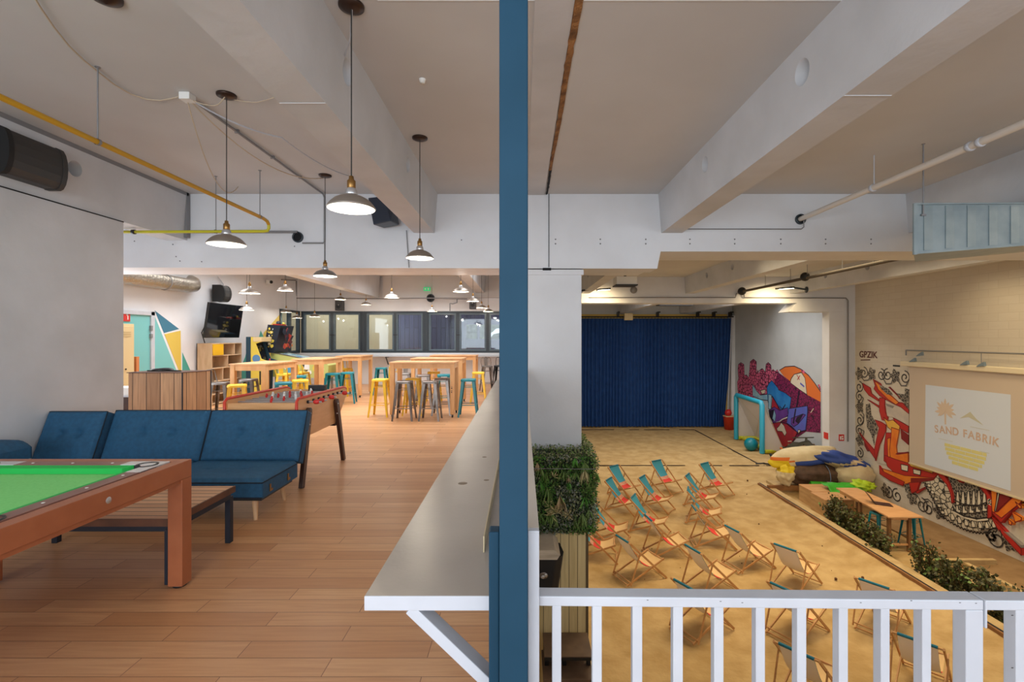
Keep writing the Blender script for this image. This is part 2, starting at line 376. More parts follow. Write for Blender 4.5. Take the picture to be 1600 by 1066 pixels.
struct('wall_alcove', MB().box(12.35, 12.6, 17.0, 28.9, SZ - .1, CE), M_grey)
struct('wall_end', MB().box(0.1, 12.6, 28.6, 28.9, SZ - .1, CE), M_grey)
struct('trim_1', MB().box(12.12, 12.34, 28.2, 28.6, SZ, 2.9), M_white)
struct('column_far', MB().box(10.6, 12.4, 16.8, 17.2, SZ - .1, 2.5), M_white, bevel=.01)
struct('column_near', MB().box(0.085, 0.869, 7.13, 7.9, SZ, 2.6).box(0.07, .9, 7.11, 7.93, 2.52, 2.6), M_white, bevel=.006)
# transverse beams
struct('beam_cross', MB().prism([(-8, 2.63), (1.97, 2.61), (2.02, 2.86), (13, 2.86), (13, CE), (-8, CE)], 'y', 7.1, 7.5)
       .prism([(-8, 2.645), (1.90, 2.625), (1.96, 2.875), (13, 2.875), (13, CE), (-8, CE)], 'y', 7.5, 8.0), M_white)
struct('beam_cross.001', MB().prism([(0.3, 2.80), (9.48, 2.80), (9.2, 2.5), (12.5, 2.5), (12.5, CE), (0.3, CE)], 'y', 16.8, 17.5), M_white)
struct('beam_cross.002', MB().box(-4.74, 0.1, 16.55, 16.8, 2.97, CE), M_ceil)
# long beams with service holes
def longbeam(name, xc, zb, y0, y1, w=0.30, holes=(), m=None):
    b = MB(); a = w / 2; t = a + 0.045
    b.hexa([(xc - a, y0, zb), (xc + a, y0, zb), (xc + a, y1, zb), (xc - a, y1, zb)], [(xc - t, y0, CE + .02), (xc + t, y0, CE + .02), (xc + t, y1, CE + .02), (xc - t, y1, CE + .02)])
    o = struct(name, b, m or M_conc)
    cs = []
    for hy, hz, r in holes:
        c = MB().tube([(xc - 0.5, hy, hz), (xc + .5, hy, hz)], r, 24); cs.append(obj('cut', c, M_conc))
    if cs: bake_bool(o, cs)
    return o
HL = [(3.48, 3.5, .09), (5.33, 3.5, .085), (1.6, 3.5, .09)]
longbeam('beam_long', -1.43, 3.13, -3, 7.1, holes=HL)
longbeam('beam_long.001', 2.18, 3.13, -3, 7.1, holes=HL)
longbeam('beam_long.002', 5.79, 3.13, -3, 7.1, holes=HL)
longbeam('beam_long.003', -5.04, 3.02, -3, 7.1, holes=[(5.29, 3.44, .085)])
h2 = [(9.4, 3.5, .09), (11.2, 3.5, .09), (13.0, 3.5, .09), (14.8, 3.5, .09)]
for i, (xc, zb) in enumerate([(-5.04, 2.97), (-1.43, 3.13), (2.18, 3.13), (5.79, 3.13), (9.40, 3.13)]):
    longbeam('beam_long.%03d' % (4 + i), xc, zb, 8.0, 16.8 if xc > 0 else 16.6, holes=h2 if xc > 0 else ())
for i, xc in enumerate([2.18, 5.79, 9.40]): longbeam('beam_long.%03d' % (9 + i), xc, 3.05, 17.5, 28.6)
# ceiling joint crack
b = MB(); pts = []
n = 60
for i in range(n + 1):
    y = 2.4 + 4.68 * i / n; w = 0.032 - 0.018 * i / n; j = 0.010 * noise.noise(Vector((y * 9, 0, 0))); x = 0.356 + .004 * math.sin(y * 3)
    pts.append((x - w + j, x + w * .8 + 0.008 * noise.noise(Vector((y * 11, 5, 0))), y))
for i in range(n):
    a, c = pts[i], pts[i + 1]; k = 1 if i > 46 else 0
    b.hexa([(a[0], a[2], CE - .02), (a[1], a[2], CE - .006), (c[1], c[2], CE - .006), (c[0], c[2], CE - .02)], [(a[0], a[2], CE + .01), (a[1], a[2], CE + .01), (c[1], c[2], CE + .01), (c[0], c[2], CE + .01)], k)
struct('trim_2', b, [M_foam, M_hole])
struct('trim_3', MB().box(.385, .393, 7.085, 7.1, 2.63, CE).box(.30, .42, 7.09, 7.12, 2.585, 2.62), M_hole)
struct('trim_5', MB().box(-4.872, -4.864, -3, 5.94, 3.008, 3.02), M_hole)
struct('trim_6', MB().box(2.03, 2.33, 3.066, 3.074, 3.126, 3.135), M_conc)
struct('trim_7', MB().box(-1.58, -1.28, 3.166, 3.173, 3.127, 3.135), M_conc)
struct('trim_8', MB().box(-.9, 2.0, 3.02, 3.028, CE - .004, CE), M_white)
# fixing dots on the beam face
b = MB()
for px in (868, 938, 1009, 1078, 1148, 1220, 1290, 1361):
    for py in (374, 381): p = at(px, py, 7.098); b.ball(p, 0.012, 8)
for px, py in ((275, 401), (281, 408), (210, 377), (270, 382), (460, 385), (721, 375), (315, 409), (190, 470 - 60)):
    p = at(px, py, 7.098); b.ball(p, 0.010, 8)
struct('trim_4', b, M_pipeg)

# windows of the back wall
M_frame = M_dgrey
def window(name, x0, x1, y, panes, z0=1.08, z1=2.52):
    w = bpy.data.objects.new(name, None); COL.objects.link(w); w.location = ((x0 + x1) / 2, y, z0); w['kind'] = 'structure'
    f = MB(); t = .07
    f.box(x0, x1, y - .04, y + .08, z0, z0 + t + .02).box(x0, x1, y - .04, y + .08, z1 - t, z1)
    f.box(x0, x0 + t, y - .04, y + .08, z0 + t, z1 - t).box(x1 - t, x1, y - .04, y + .08, z0 + t, z1 - t)
    obj('window_frame', f, M_frame, w, .006)
    k = len(panes)
    if k == 2: f2 = MB().box(panes[0][1] + .05, panes[1][0] - .05, y - .045, y + .06, z0 + t, z1 - t); obj('mullion', f2, M_frame, w)
    f3 = MB().box(x0 + t * .8, panes[0][0] - .05, y - .04, y + .05, z0 + t, z1 - t)
    if k == 2: f3.box(panes[1][1] + .05, x1 - t * .8, y - .04, y + .05, z0 + t, z1 - t)
    obj('window_frame', f3, M_frame, w)
    for a, c in panes:
        s = MB(); q = .055
        for (u0, u1, v0, v1) in ((a - q, c + q, z0 + t, z0 + t + q), (a - q, c + q, z1 - t - q, z1 - t), (a - q, a, z0 + t + q, z1 - t - q), (c, c + q, z0 + t + q, z1 - t - q)):
            s.box(u0, u1, y - .055, y + .06, v0, v1)
        so = obj('sash', s, M_sash, w, .006)
        obj('pane', MB().box(a, c, y, y + .012, z0 + t + q, z1 - t - q), M_glass, so)
    xm = (panes[0][1] + panes[-1][0]) / 2
    obj('handle', MB().box(xm - .05, xm - .03, y - .085, y - .055, 1.68, 1.72).box(xm - .05, xm + .09, y - .095, y - .08, 1.69, 1.71), M_black, w)
    return w
def X8(px): return (px - CX) * 16.8 / F
for i, (a, c, ps) in enumerate([(470, 567.5, [(477, 514), (523.6, 560)]), (567.5, 666, [(575.5, 613), (622, 658)]), (666, 761.5, [(673, 710), (720.5, 757)]), (761.5, 820, [(767, 812)])]):
    window('window_%d' % (i + 1), X8(a), X8(c), 16.84, [(X8(p), X8(q)) for p, q in ps])
# side window near the corner
w = bpy.data.objects.new('window_5', None); COL.objects.link(w); w.location = (-7.7, 16.1, 1.08); w['kind'] = 'structure'
f = MB()
for y0, y1, z0, z1 in ((15.42, 16.8, 1.08, 1.17), (15.42, 16.8, 2.45, 2.52), (15.42, 15.5, 1.17, 2.45), (16.7, 16.8, 1.17, 2.45), (16.05, 16.15, 1.17, 2.45)): f.box(-7.78, -7.66, y0, y1, z0, z1)
obj('window_frame', f, M_frame, w, .006)
obj('pane', MB().box(-7.73, -7.72, 15.5, 16.05, 1.17, 2.45), M_glass, w); obj('pane', MB().box(-7.73, -7.72, 16.15, 16.7, 1.17, 2.45), M_glass, w)
# wall shelf below the windows
t = thing('wall_shelf', 'long white shelf on steel brackets below the dark framed windows', 'shelf', (-3.8, 16.7, 0.94))
obj('board', MB().box(-7.6, 0.05, 16.45, 16.79, .955, 1.0), M_rail, t, .004)
for px in (519, 607, 690, 760):
    x = X8(px); obj('bracket', MB().box(x - .02, x + .02, 16.47, 16.79, .925, .955).bar((x, 16.5, .93), (x, 16.785, .68), .035, .02), M_dgrey, t)
# the room seen through the glass
struct('wall_annex', MB().box(-11, -4.95, 19.4, 19.6, 0, CE).box(-11, -10.8, 17, 26, 0, CE), mat('annex_cream', (214, 204, 176), .7))
M_bplank = planks('blue_panelling', (92, 98, 142), (78, 86, 130), (64, 70, 108), 4.0, .18, 'zx', (20, 24, 40), .008, .5)
struct('wall_annex.001', MB().box(-4.95, -2.95, 19.4, 19.6, 0, CE), M_bplank)
struct('wall_annex.002', MB().box(-2.95, .1, 23.8, 24.0, 0, 1.55).box(-2.95, .1, 23.8, 24, 2.25, CE).box(-2.95, -2.75, 19.6, 24, 0, CE).box(-2.2, -2.1, 23.8, 24, 1.55, 2.25), M_bplank)
area('annex_light', (-6.5, 18.3, 3.6), (0, 0, 0), 5, 1.2, 80, (1, .96, .86))  # unseen fill lamp added to brighten the annex walls
area('annex_fill_b', (-1.6, 21, 3.6), (0, 0, 0), 2, 3, 40, DAY)  # second added fill, for the blue panelled part of the annex
b = MB(); rr = random.Random(5)
for i in range(26): b.ball((rr.uniform(-4.5, -.6), 27.5 + rr.uniform(-.5, .5), rr.uniform(.6, 3.0)), rr.uniform(.35, .7), 10, 0, amp=.5, nf=3, seed=i)
b.tube([(-2.2, 27.6, -.3), (-2.2, 27.6, 2)], .12, 8)
obj('tree', b, mat('tree_green', (120, 150, 96), .8, c2=(170, 190, 150), scale=6)); tag(bpy.data.objects['tree'], 'pale green tree outside, seen through the right-hand window panes', 'tree')

# door
d = bpy.data.objects.new('door_1', None); COL.objects.link(d); d.location = (-7.7, 9.6, 0); d['kind'] = 'structure'
obj('door_frame', MB().box(-7.7, -7.64, 10.02, 10.12, 0, 2.14).box(-7.7, -7.64, 9.0, 9.08, 0, 2.14).box(-7.7, -7.64, 9.0, 10.12, 2.06, 2.14), M_rail, d, .004)
obj('door_leaf', MB().box(-7.7, -7.67, 9.08, 10.02, 0.01, 2.06), M_tealw, d)
obj('hinge', MB().box(-7.675, -7.63, 10.0, 10.05, 1.75, 1.85).box(-7.675, -7.63, 10.0, 10.05, 1.6, 1.68), M_pipeg, d)
# painted shapes on the far left wall
def wallpolys(name, X, offs, polys, label, cat='mural', nrm=1):
    t = thing(name, label, cat, (X, polys[0][0][0].y, polys[0][0][0].z))
    b = MB(); mats = []
    for k, (pts, m) in enumerate(polys):
        if m not in mats: mats.append(m)
        e = nrm * (offs + 0.0012 * k)
        n = len(pts); fr = [(X + e, p.y, p.z) for p in pts]; bk = [(X + nrm * 0.0005, p.y, p.z) for p in pts]
        b.add(fr + bk, [tuple(range(n))] + [(i, (i + 1) % n, (i + 1) % n + n, i + n) for i in range(n)], mats.index(m))
    COL.objects.unlink(t); bpy.data.objects.remove(t)
    o = obj(name, b, mats, base=(X, polys[0][0][0].y, polys[0][0][0].z)); tag(o, label, cat); return o
def pp(lst, X, ox=0, oy=0, sc=1.0): return [onX(ox + a / sc, oy + b_ / sc, X) for a, b_ in lst]
XW = -7.7
def floorpt(p, z=0.0): return Vector((p.x, p.y, z))
c_, d_ = onX(240.4, 485, XW), onX(278.5, 581, XW)
wallpolys('painted_triangles', XW, .002, [
    (pp([(239, 491), (240.5, 491), (276.5, 581), (239, 581)], XW), M_tealw),
    (pp([(241.5, 485.2), (279.8, 514.3), (256, 520.6)], XW), M_navyw),
    (pp([(256.6, 522.3), (282, 516.8), (283, 581), (280, 581)], XW), M_yelw),
    (pp([(284.8, 551), (298, 581), (284.8, 581)], XW), M_tealg)], 'teal, navy and mustard triangles painted on wall beside the teal door', 'wall painting')
wallpolys('painted_triangles', XW, .002, [
    (pp([(437.5, 491), (437.5, 560), (400, 560), (412, 520)], XW), M_yelw),
    (pp([(407.2, 516.5), (412, 527), (400, 560), (398, 552)], XW), M_tealg),
    (pp([(383, 558), (384.5, 552), (385, 598), (366, 598)], XW), M_tealg),
    (pp([(438.6, 488), (440.5, 486.5), (440.5, 560), (438.6, 560)], XW), M_tealw)], 'mustard and teal triangles painted on wall behind the arcade machine', 'wall painting')

# ================================================================ RAILING, COLUMN, COUNTER
o = obj('blue_column', MB().box(-.0497, .0124, 1.05, 1.115, 0, CE), M_blue, bevel=.003, base=(-.02, 1.08, 0)); tag(o, 'tall dark blue steel column standing at end of counter', 'column')
o = obj('short_post', MB().box(-.075, -.0517, 1.09, 1.13, 0, 1.164), M_blue, bevel=.003, base=(-.06, 1.11, 0)); tag(o, 'short dark blue steel post beside the tall blue column', 'post')
t = thing('parapet', 'white metal clad parapet running back beside the counter', 'parapet', (0, 4, 0))
obj('cladding', MB().box(-.045, .0385, 1.12, 7.08, 0, 1.155), M_rail, t)
obj('cap', MB().box(-.045, .0385, 1.12, 7.08, 1.155, 1.163), mat('cap_reflected_tint', (205, 196, 184), .5), t)  # tan of reflected light is put into the cap colour
obj('end_post', MB().box(.0126, .0385, 1.10, 1.12, 0, 1.163), M_rail, t, .002)
t = thing('balustrade', 'white steel balustrade with vertical bars overlooking the sand', 'railing', (.6, 1.14, 0))
def rail_y(x): return 1.129 - .0175 * x
b = MB()
xe = 1.054
b.hexa([(.0385, rail_y(.0385), .977), (xe, rail_y(xe), .977), (xe, rail_y(xe) + .042, .977), (.0385, rail_y(.0385) + .042, .977)],
       [(.0385, rail_y(.0385), 1.0), (xe, rail_y(xe), 1.0), (xe, rail_y(xe) + .042, 1.0), (.0385, rail_y(.0385) + .042, 1.0)])
obj('top_rail', b, M_rail, t, .0025)
b = MB(); x0 = xe + .004; x1 = 1.9
b.hexa([(x0, rail_y(x0), .977), (x1, rail_y(x1), .977), (x1, rail_y(x1) + .042, .977), (x0, rail_y(x0) + .042, .977)],
       [(x0, rail_y(x0), 1.0), (x1, rail_y(x1), 1.0), (x1, rail_y(x1) + .042, 1.0), (x0, rail_y(x0) + .042, 1.0)])
b.box(x0, x0 + .005, rail_y(x0), rail_y(x0) + .042, .935, .98)
obj('top_rail', b, M_rail, t, .0025)
obj('bottom_rail', MB().box(.0385, 1.9, 1.115, 1.15, .06, .085), M_rail, t)
for a, c in [(863.3, 877.7), (926.5, 941.5), (989.5, 1005), (1053, 1068.6), (1117, 1132), (1182, 1196.5), (1246, 1260.6), (1310.6, 1325), (1375.3, 1389.3), (1439, 1453), (1582, 1595.7), (1647, 1661)]:
    x = (a - CX) / F * 1.12; x2 = (c - CX) / F * 1.12
    obj('baluster', MB().box(x, x2, rail_y(x) + .003, rail_y(x) + .019 + .012 * x, .085, .977), M_rail, t, .0015)
xp = (1509 - CX) / F * 1.112; obj('post', MB().box(xp, xe, rail_y(xp), rail_y(xp) + .036, .0, .977), M_rail, t, .002)
b = MB()
for px, py in ((1012, 934), (1126, 936), (1160, 938), (1500, 938), (1525, 939), (1424, 935), (1345, 938), (1582, 958), (1582, 1040)):
    p = at(px, py, 1.11); yy = rail_y(p.x) + (.003 if py > 950 else 0); p = at(px, py + 4, yy); b.box(p.x - .0022, p.x + .002, yy - .0003, yy + .001, p.z - .0007, p.z + .0007)
obj('paint_chips', b, M_chip, t)
t = thing('counter_ledge', 'long grey bar ledge with white edge and diagonal brackets', 'counter', (-.22, 4, 1.0))
obj('top', MB().box(-.366, -.052, 1.131, 6.9, .988, 1.0), M_counter, t, .001)
obj('edge_frame', MB().box(-.367, -.0525, 1.129, 1.16, .966, .9995).box(-.3665, -.345, 1.16, 6.9, .966, .988), M_rail, t, .0015)
for y in (1.13, 3.0, 4.9, 6.7):
    obj('bracket', MB().bar((-.262, y + .025, .968), (-.05, y + .025, .765), .026, .05, up=(0, 1, 0)), M_rail, t, .002)
obj('splash_panel', MB().box(-.109, -.106, 1.36, 6.9, 1.0, 1.045), mat('yellowed_edge', (196, 178, 140), .5), t)
b = MB()
for px, py, s in ((723, 755, .02), (757, 714, .012), (760, 750, .012)):
    p = onZ(px, py, 1.001); b.lathe([(0, .001), (s * .7, .001), (s, 0)], (p.x, p.y, 1.0), 10)
obj('stain', b, mat('counter_stain', (120, 104, 84), .5), t)

# ================================================================ POOL TABLE
zt = .81; x1 = -2.168; x0 = x1 - 1.33; y0 = 1.0; y1 = 3.19
t = thing('pool_table', 'copper brown pool table with bright green cloth and square legs', 'pool table', ((x0 + x1) / 2, 2.1, 0))
f = MB()
for a in ((x1 - .075, x1, y0, y1), (x0, x0 + .075, y0, y1), (x0 + .075, x1 - .075, y1 - .075, y1), (x0 + .075, x1 - .075, y0, y0 + .075)):
    f.box(*a, zt - .115, zt - .004)
obj('frame', f, M_copper, t, .003)
obj('frame_band', MB().box(x0 + .01, x1 - .01, y0 + .01, y1 - .01, zt - .14, zt - .116), M_copper, t)
for (lx, ly) in ((x1 - .092, y1 - .09), (x0, y1 - .09), (x1 - .092, y0), (x0, y0)):
    l = obj('leg', MB().box(lx, lx + .092, ly, ly + .09, .012, zt - .116), M_copper, t, .003)
    obj('foot_pad', MB().lathe([(0, 0), (.04, 0), (.04, .012), (0, .012)], (lx + .046, ly + .045, 0), 16), M_black, l)
f = MB(); i0 = .082; i1 = .165
for a in ((x1 - i1, x1 - i0, y0 + .2, y1 - .2), (x0 + i0, x0 + i1, y0 + .2, y1 - .2), (x0 + .2, x1 - .2, y1 - i1, y1 - i0), (x0 + .2, x1 - .2, y0 + i0, y0 + i1)):
    f.box(*a, zt - .04, zt)
obj('rail', f, M_rail_wood, t, .003)
f = MB()
for sx in (0, 1):
    for sy in (0, 1):
        cx_ = x1 - i0 if sx else x0 + i0; cy_ = y1 - i0 if sy else y0 + i0; dx = -1 if sx else 1; dy = -1 if sy else 1
        f.prism([(cx_, cy_), (cx_ + dx * .25, cy_), (cx_ + dx * .25, cy_ + dy * .083), (cx_ + dx * .13, cy_ + dy * .083), (cx_ + dx * .083, cy_ + dy * .13), (cx_ + dx * .083, cy_ + dy * .25), (cx_, cy_ + dy * .25)], 'z', zt - .03, zt + .001)
for s_ in range(4):
    q = MB(); n = 8; 
    q.v = f.v[s_ * len(f.v) // 4:(s_ + 1) * len(f.v) // 4]; fo = s_ * len(f.v) // 4; k0 = s_ * len(f.f) // 4; k1 = (s_ + 1) * len(f.f) // 4
    q.f = [tuple(i - fo for i in x) for x in f.f[k0:k1]]; q.m = f.m[k0:k1]; q.s = f.s[k0:k1]
    obj('corner_plate', q, mat('silver_corner', (214, 212, 212), .25, .2), t, .002)
obj('bed', MB().box(x0 + i1 - .02, x1 - i1 + .02, y0 + i1 - .02, y1 - i1 + .02, zt - .08, zt - .045), M_felt, t)
f = MB(); ym = 2.1
def cush(ax, ay, bx, by):  # from a to b, sloped toward +normal (inside)
    a = Vector((ax, ay, 0)); c = Vector((bx, by, 0)); dd = (c - a).normalized(); nn = Vector((-dd.y, dd.x, 0)) * .05
    A = a + dd * .11; B = c - dd * .11; a2 = A + nn + dd * .035; b2 = B + nn - dd * .035
    f.hexa([(A.x, A.y, zt - .045), (B.x, B.y, zt - .045), (b2.x, b2.y, zt - .045), (a2.x, a2.y, zt - .045)], [(A.x, A.y, zt - .002), (B.x, B.y, zt - .002), (b2.x, b2.y, zt - .01), (a2.x, a2.y, zt - .01)])
A0, B0, C0, D0 = x0 + i1, y0 + i1, x1 - i1, y1 - i1
cush(C0, B0 - .03, C0, ym + .03); cush(C0, ym - .03, C0, D0 + .03); cush(C0 + .03, D0, A0 - .03, D0); cush(A0, D0 + .03, A0, ym - .03); cush(A0, ym + .03, A0, B0 - .03); cush(A0 - .03, B0, C0 + .03, B0)
obj('cushion', f, M_felt2, t, .003)
for (px_, py_) in ((C0, D0), (A0, D0), (C0 + .02, ym), (A0 - .02, ym), (C0, B0), (A0, B0)):
    obj('pocket', MB().lathe([(.048, .0025), (.06, .0035), (.062, -.02), (.04, -.028), (0, -.03)], (px_, py_, zt + .001), 20), M_black, t)
b = MB()
for k in range(1, 8):
    if k == 4: continue
    for xx in (x1 - .124, x0 + .124): b.ball((xx, y0 + i1 + k * (y1 - y0 - 2 * i1) / 8, zt + .0005), .009, 8, sq=(1, 1, .2))
for k in range(1, 4): b.ball((x0 + i1 + k * (x1 - x0 - 2 * i1) / 4, y1 - .124, zt + .0005), .009, 8, sq=(1, 1, .2))
obj('sight', b, M_signw, t)
obj('bolt', MB().lathe([(0, .004), (.012, .004), (.016, .001), (.018, 0)], (x1 + .0, 2.55, zt - .062), 16, axis='x'), M_silver, t)

# ================================================================ COFFEE TABLE
t = thing('coffee_table', 'low slatted wood coffee table on dark steel legs', 'coffee table', (-2.96, 3.5, 0))
obj('top', MB().box(-3.68, -2.275, 3.14, 3.84, .388, .43), M_pallet, t, .003)
obj('edge_board', MB().box(-3.68, -2.275, 3.128, 3.14, .385, .432).box(-2.275, -2.263, 3.128, 3.84, .385, .432), M_rust, t)
obj('frame', MB().box(-3.66, -2.29, 3.15, 3.18, .345, .388).box(-3.66, -2.29, 3.79, 3.82, .345, .388).box(-3.66, -3.62, 3.18, 3.79, .345, .388).box(-2.31, -2.27, 3.18, 3.79, .345, .388), M_steel_dark, t)
for x in (-3.665, -2.315):
    for y in (3.145, 3.785): obj('leg', MB().box(x, x + .042, y, y + .042, 0, .36), M_steel_dark, t, .002)

# ================================================================ SOFAS
def cushion(b, x0, x1, y0, y1, z0, z1, r=.03, nx=14, ny=10, tuft=(), mi=0, face='top', puff=.02):
    """rounded upholstered slab in local axes: x across, y depth, z thickness; tufts pull the top face in"""
    vs = []
    idx = {}
    def P(u, v):
        x = x0 + (x1 - x0) * u; y = y0 + (y1 - y0) * v
        e = min(u * (x1 - x0), (1 - u) * (x1 - x0), v * (y1 - y0), (1 - v) * (y1 - y0))
        z = z1 + puff * min(1, e / .12) - (r * (1 - min(1, e / r)) ** 2)
        for tx, ty in tuft:
            q = math.hypot(x - tx, y - ty); z -= .03 * math.exp(-(q / .045) ** 2) + .007 * math.exp(-(abs(y - ty) / .02) ** 2) * math.exp(-(q / .2) ** 2)
        return (x, y, z)
    for j in range(ny + 1):
        for i in range(nx + 1): vs.append(P(i / nx, j / ny))
    b.add(vs, [(j * (nx + 1) + i, j * (nx + 1) + i + 1, (j + 1) * (nx + 1) + i + 1, (j + 1) * (nx + 1) + i) for j in range(ny) for i in range(nx)], mi, True)
    zz = z1 - r
    rim = [P(i / nx, 0) for i in range(nx + 1)] + [P(1, j / ny) for j in range(1, ny + 1)] + [P(i / nx, 1) for i in range(nx - 1, -1, -1)] + [P(0, j / ny) for j in range(ny - 1, 0, -1)]
    n = len(rim); low = [(x, y, z0) for x, y, z in rim]
    b.add(rim + low, [(i, i + n, (i + 1) % n + n, (i + 1) % n) for i in range(n)], mi, True); b.add(low, [tuple(range(n))[::-1]], mi)
    return rim
def sofa(name, label, modules, wmod, group=None, arm=False):
    # local frame: x along the sofa (0..modules*wmod), y depth (0 front .. .85), z up
    t = thing(name, label, 'sofa', (0, 0, 0), group)
    th = math.radians(22)
    for k in range(modules):
        a = k * wmod + .006; c = (k + 1) * wmod - .006
        b = MB(); rim = cushion(b, a, c, 0, .66, .21, .375, tuft=[(a + wmod * .35, .33), (a + wmod * .65, .33)], nx=44, ny=30)
        s = obj('seat', b, M_sofa, t)
        obj('piping', MB().tube(rim + [rim[0]], .006, 6).tube([(a, 0, .215), (c, 0, .215)], .006, 6), M_sofad, s)
        b = MB(); rim = cushion(b, a, c, 0, .53, -.13, .0, tuft=[(a + wmod * .35, .30), (a + wmod * .65, .30)], nx=44, ny=30)
        # tilt: local (x,y,z)-> rotate so y goes up and leans back, z faces front
        R = Matrix.Rotation(PI / 2 - th, 4, 'X'); off = Vector((0, .66, .36))
        b.v = [tuple(R @ Vector(v) + off) for v in b.v]; rim = [R @ Vector(v) + off for v in rim]
        s = obj('backrest', b, M_sofa, t)
        obj('piping', MB().tube(rim + [rim[0]], .006, 6), M_sofad, s)
    L = modules * wmod
    obj('frame', MB().box(.04, L - .04, .05, .62, .175, .21), M_black, t)
    for lx in (.12, L - .12):
        for ly, dy in ((.1, -.03), (.56, .03)):
            dx = -.02 if lx < 1 else .02
            obj('leg', MB().tube([(lx, ly, .2), (lx + dx, ly + dy, 0)], .03, 14, rs=[.030, .016]), M_beech, t)
    b = MB()
    for yy in (.12, .45): b.box(L - .007, L + .001, yy, yy + .05, .235, .255).box(L - .007, L + .001, yy, yy + .02, .255, .30)
    obj('hinge_plate', b, M_brass, t)
    if arm:
        b = MB(); cushion(b, .03, .46, -.12, .25, .52, .68, r=.06, puff=.03, nx=20, ny=20); obj('armrest', b, M_sofa, t)
    return t
s1 = sofa('sofa', 'navy two-section sofa bed behind the coffee table', 2, 1.005)
s1.location = (-4.25, 4.20, 0)
s2 = sofa('sofa', 'navy sofa section with arm pad, against left wall', 1, .605, arm=True)
s2.location = (-4.865, 4.12, 0)

# ================================================================ FOOSBALL
t = thing('foosball_table', 'wooden foosball table with red trim and dark splayed legs', 'foosball table', (-2.8, 5.9, 0))
xa, xb = -3.20, -2.40
prof = [(5.21, .915), (5.24, .93), (6.56, .925), (6.64, .90), (6.63, .82), (6.36, .56), (6.25, .505), (5.32, .50), (5.26, .53), (5.21, .80)]
for a in (xa, xb - .03):
    s = obj('side_panel', MB().prism(prof, 'x', a, a + .03), M_foos, t, .004)
    tr = [(a + .015, y, z + .004) for y, z in [(5.205, .78), (5.205, .91), (5.245, .937), (5.9, .936), (6.56, .931), (6.65, .905), (6.64, .82)]]
    obj('red_trim', MB().tube(tr, .017, 8), M_redtrim, s)
obj('end_panel', MB().box(xa + .03, xb - .03, 5.23, 5.26, .5, .895), M_foos, t, .003)
obj('end_panel', MB().box(xa + .03, xb - .03, 6.58, 6.61, .78, .90), M_foos, t)
obj('bottom', MB().box(xa + .03, xb - .03, 5.26, 6.3, .5, .53), M_foos, t)
obj('playfield', MB().box(xa + .03, xb - .03, 5.26, 6.58, .79, .81), M_field, t)
obj('goal_ledge', MB().box(xa + .03, xb - .03, 5.26, 5.36, .81, .885), M_foos, t)
for k in range(8):
    y = 5.43 + k * .145; z = .885; right = k in (0, 1, 3, 6)
    s = obj('rod', MB().tube([(xa - (.06 if right else .18), y, z), (xb + (.16 if right else .05), y, z)], .009, 8), M_silver, t)
    e = xb + .07 if right else xa - .18
    obj('handle', MB().tube([(e, y, z), (e + .015, y, z), (e + .05, y, z), (e + .065, y, z)], .02, 14, rs=[.014, .026, .026, .014]), M_red, s)
    obj('bearing', MB().tube([(xb - .005, y, z), (xb + .02, y, z)], .018, 10).tube([(xa - .02, y, z), (xa + .005, y, z)], .018, 10), M_black, s)
    npl = [1, 2, 3, 5, 5, 3, 2, 1][k]
    for q in range(npl):
        x = xa + .4 + (q - (npl - 1) / 2) * .14
        obj('player', MB().box(x - .012, x + .012, y - .01, y + .01, .84, .91).ball((x, y, .92), .013, 8).box(x - .01, x + .01, y - .02, y + .02, .82, .84), M_red if k in (0, 1, 3, 5) else M_signw, s)
obj('score_box', MB().box(-2.86, -2.64, 6.50, 6.57, .89, .965), M_black, t)
for (ys, yt, s_) in ((5.42, 5.17, 0), (6.22, 6.38, 0)):
    for xx, sg in ((xb + .002, 1), (xa - .045, -1)):
        l = obj('leg', MB().bar((xx + .022, ys, .78), (xx + .022 + sg * .03, yt, .0), .043, .085, h2=.06, up=(0, 1, 0)).lathe([(0, 0), (.042, 0), (.042, .043), (0, .043)], (xx, ys, .78), 18, axis='x'), M_wenge, t, .003)
        obj('bolt', MB().ball((xx + .045 if sg > 0 else xx, ys - .005, .76), .009, 8).ball((xx + .047 if sg > 0 else xx, ys - .04, .64), .009, 8), M_silver, l)
obj('stretcher', MB().box(xa, xb, 6.24, 6.30, .47, .52).box(xa, xb, 5.28, 5.34, .47, .52), M_wenge, t)

# ================================================================ BAR CRATE, SHELF, TV, LOCKER
t = thing('plank_bar', 'waist-high bar clad in reclaimed vertical boards', 'bar counter', (-5.3, 7.3, 0))
pa, pb, pc, pd = (-5.7, 7.04), (-4.92, 7.04), (-4.80, 7.50), (-5.7, 7.5)
obj('body', MB().prism([pa, pb, pc, pd], 'z', 0, 1.09), M_crate, t)
obj('top', MB().prism([(-5.72, 7.03), (-4.91, 7.03), (-4.79, 7.51), (-5.72, 7.51)], 'z', 1.09, 1.10), M_rust, t)
obj('corner_trim', MB().box(-4.925, -4.912, 7.03, 7.045, 0, 1.095).box(-4.81, -4.795, 7.49, 7.505, 0, 1.095), M_steel_dark, t)
o = obj('cable_coil', MB().tube([(-5.36 + .15 * math.cos(a / 10 * PI), 7.25 + .07 * math.sin(a / 10 * PI), 1.112 + .025 * abs(math.sin(a / 10 * PI))) for a in range(21)], .012, 8).tube([(-5.55, 7.2, 1.112), (-5.3, 7.22, 1.112), (-5.05, 7.2, 1.112)], .01, 6), M_black, base=(-5.36, 7.25, 1.1)); tag(o, 'black coiled cable lying on the plank bar', 'cable')
t = thing('side_cabinet', 'low brown cabinet holding white boxes, left of plank bar', 'cabinet', (-6.05, 7.4, 0))
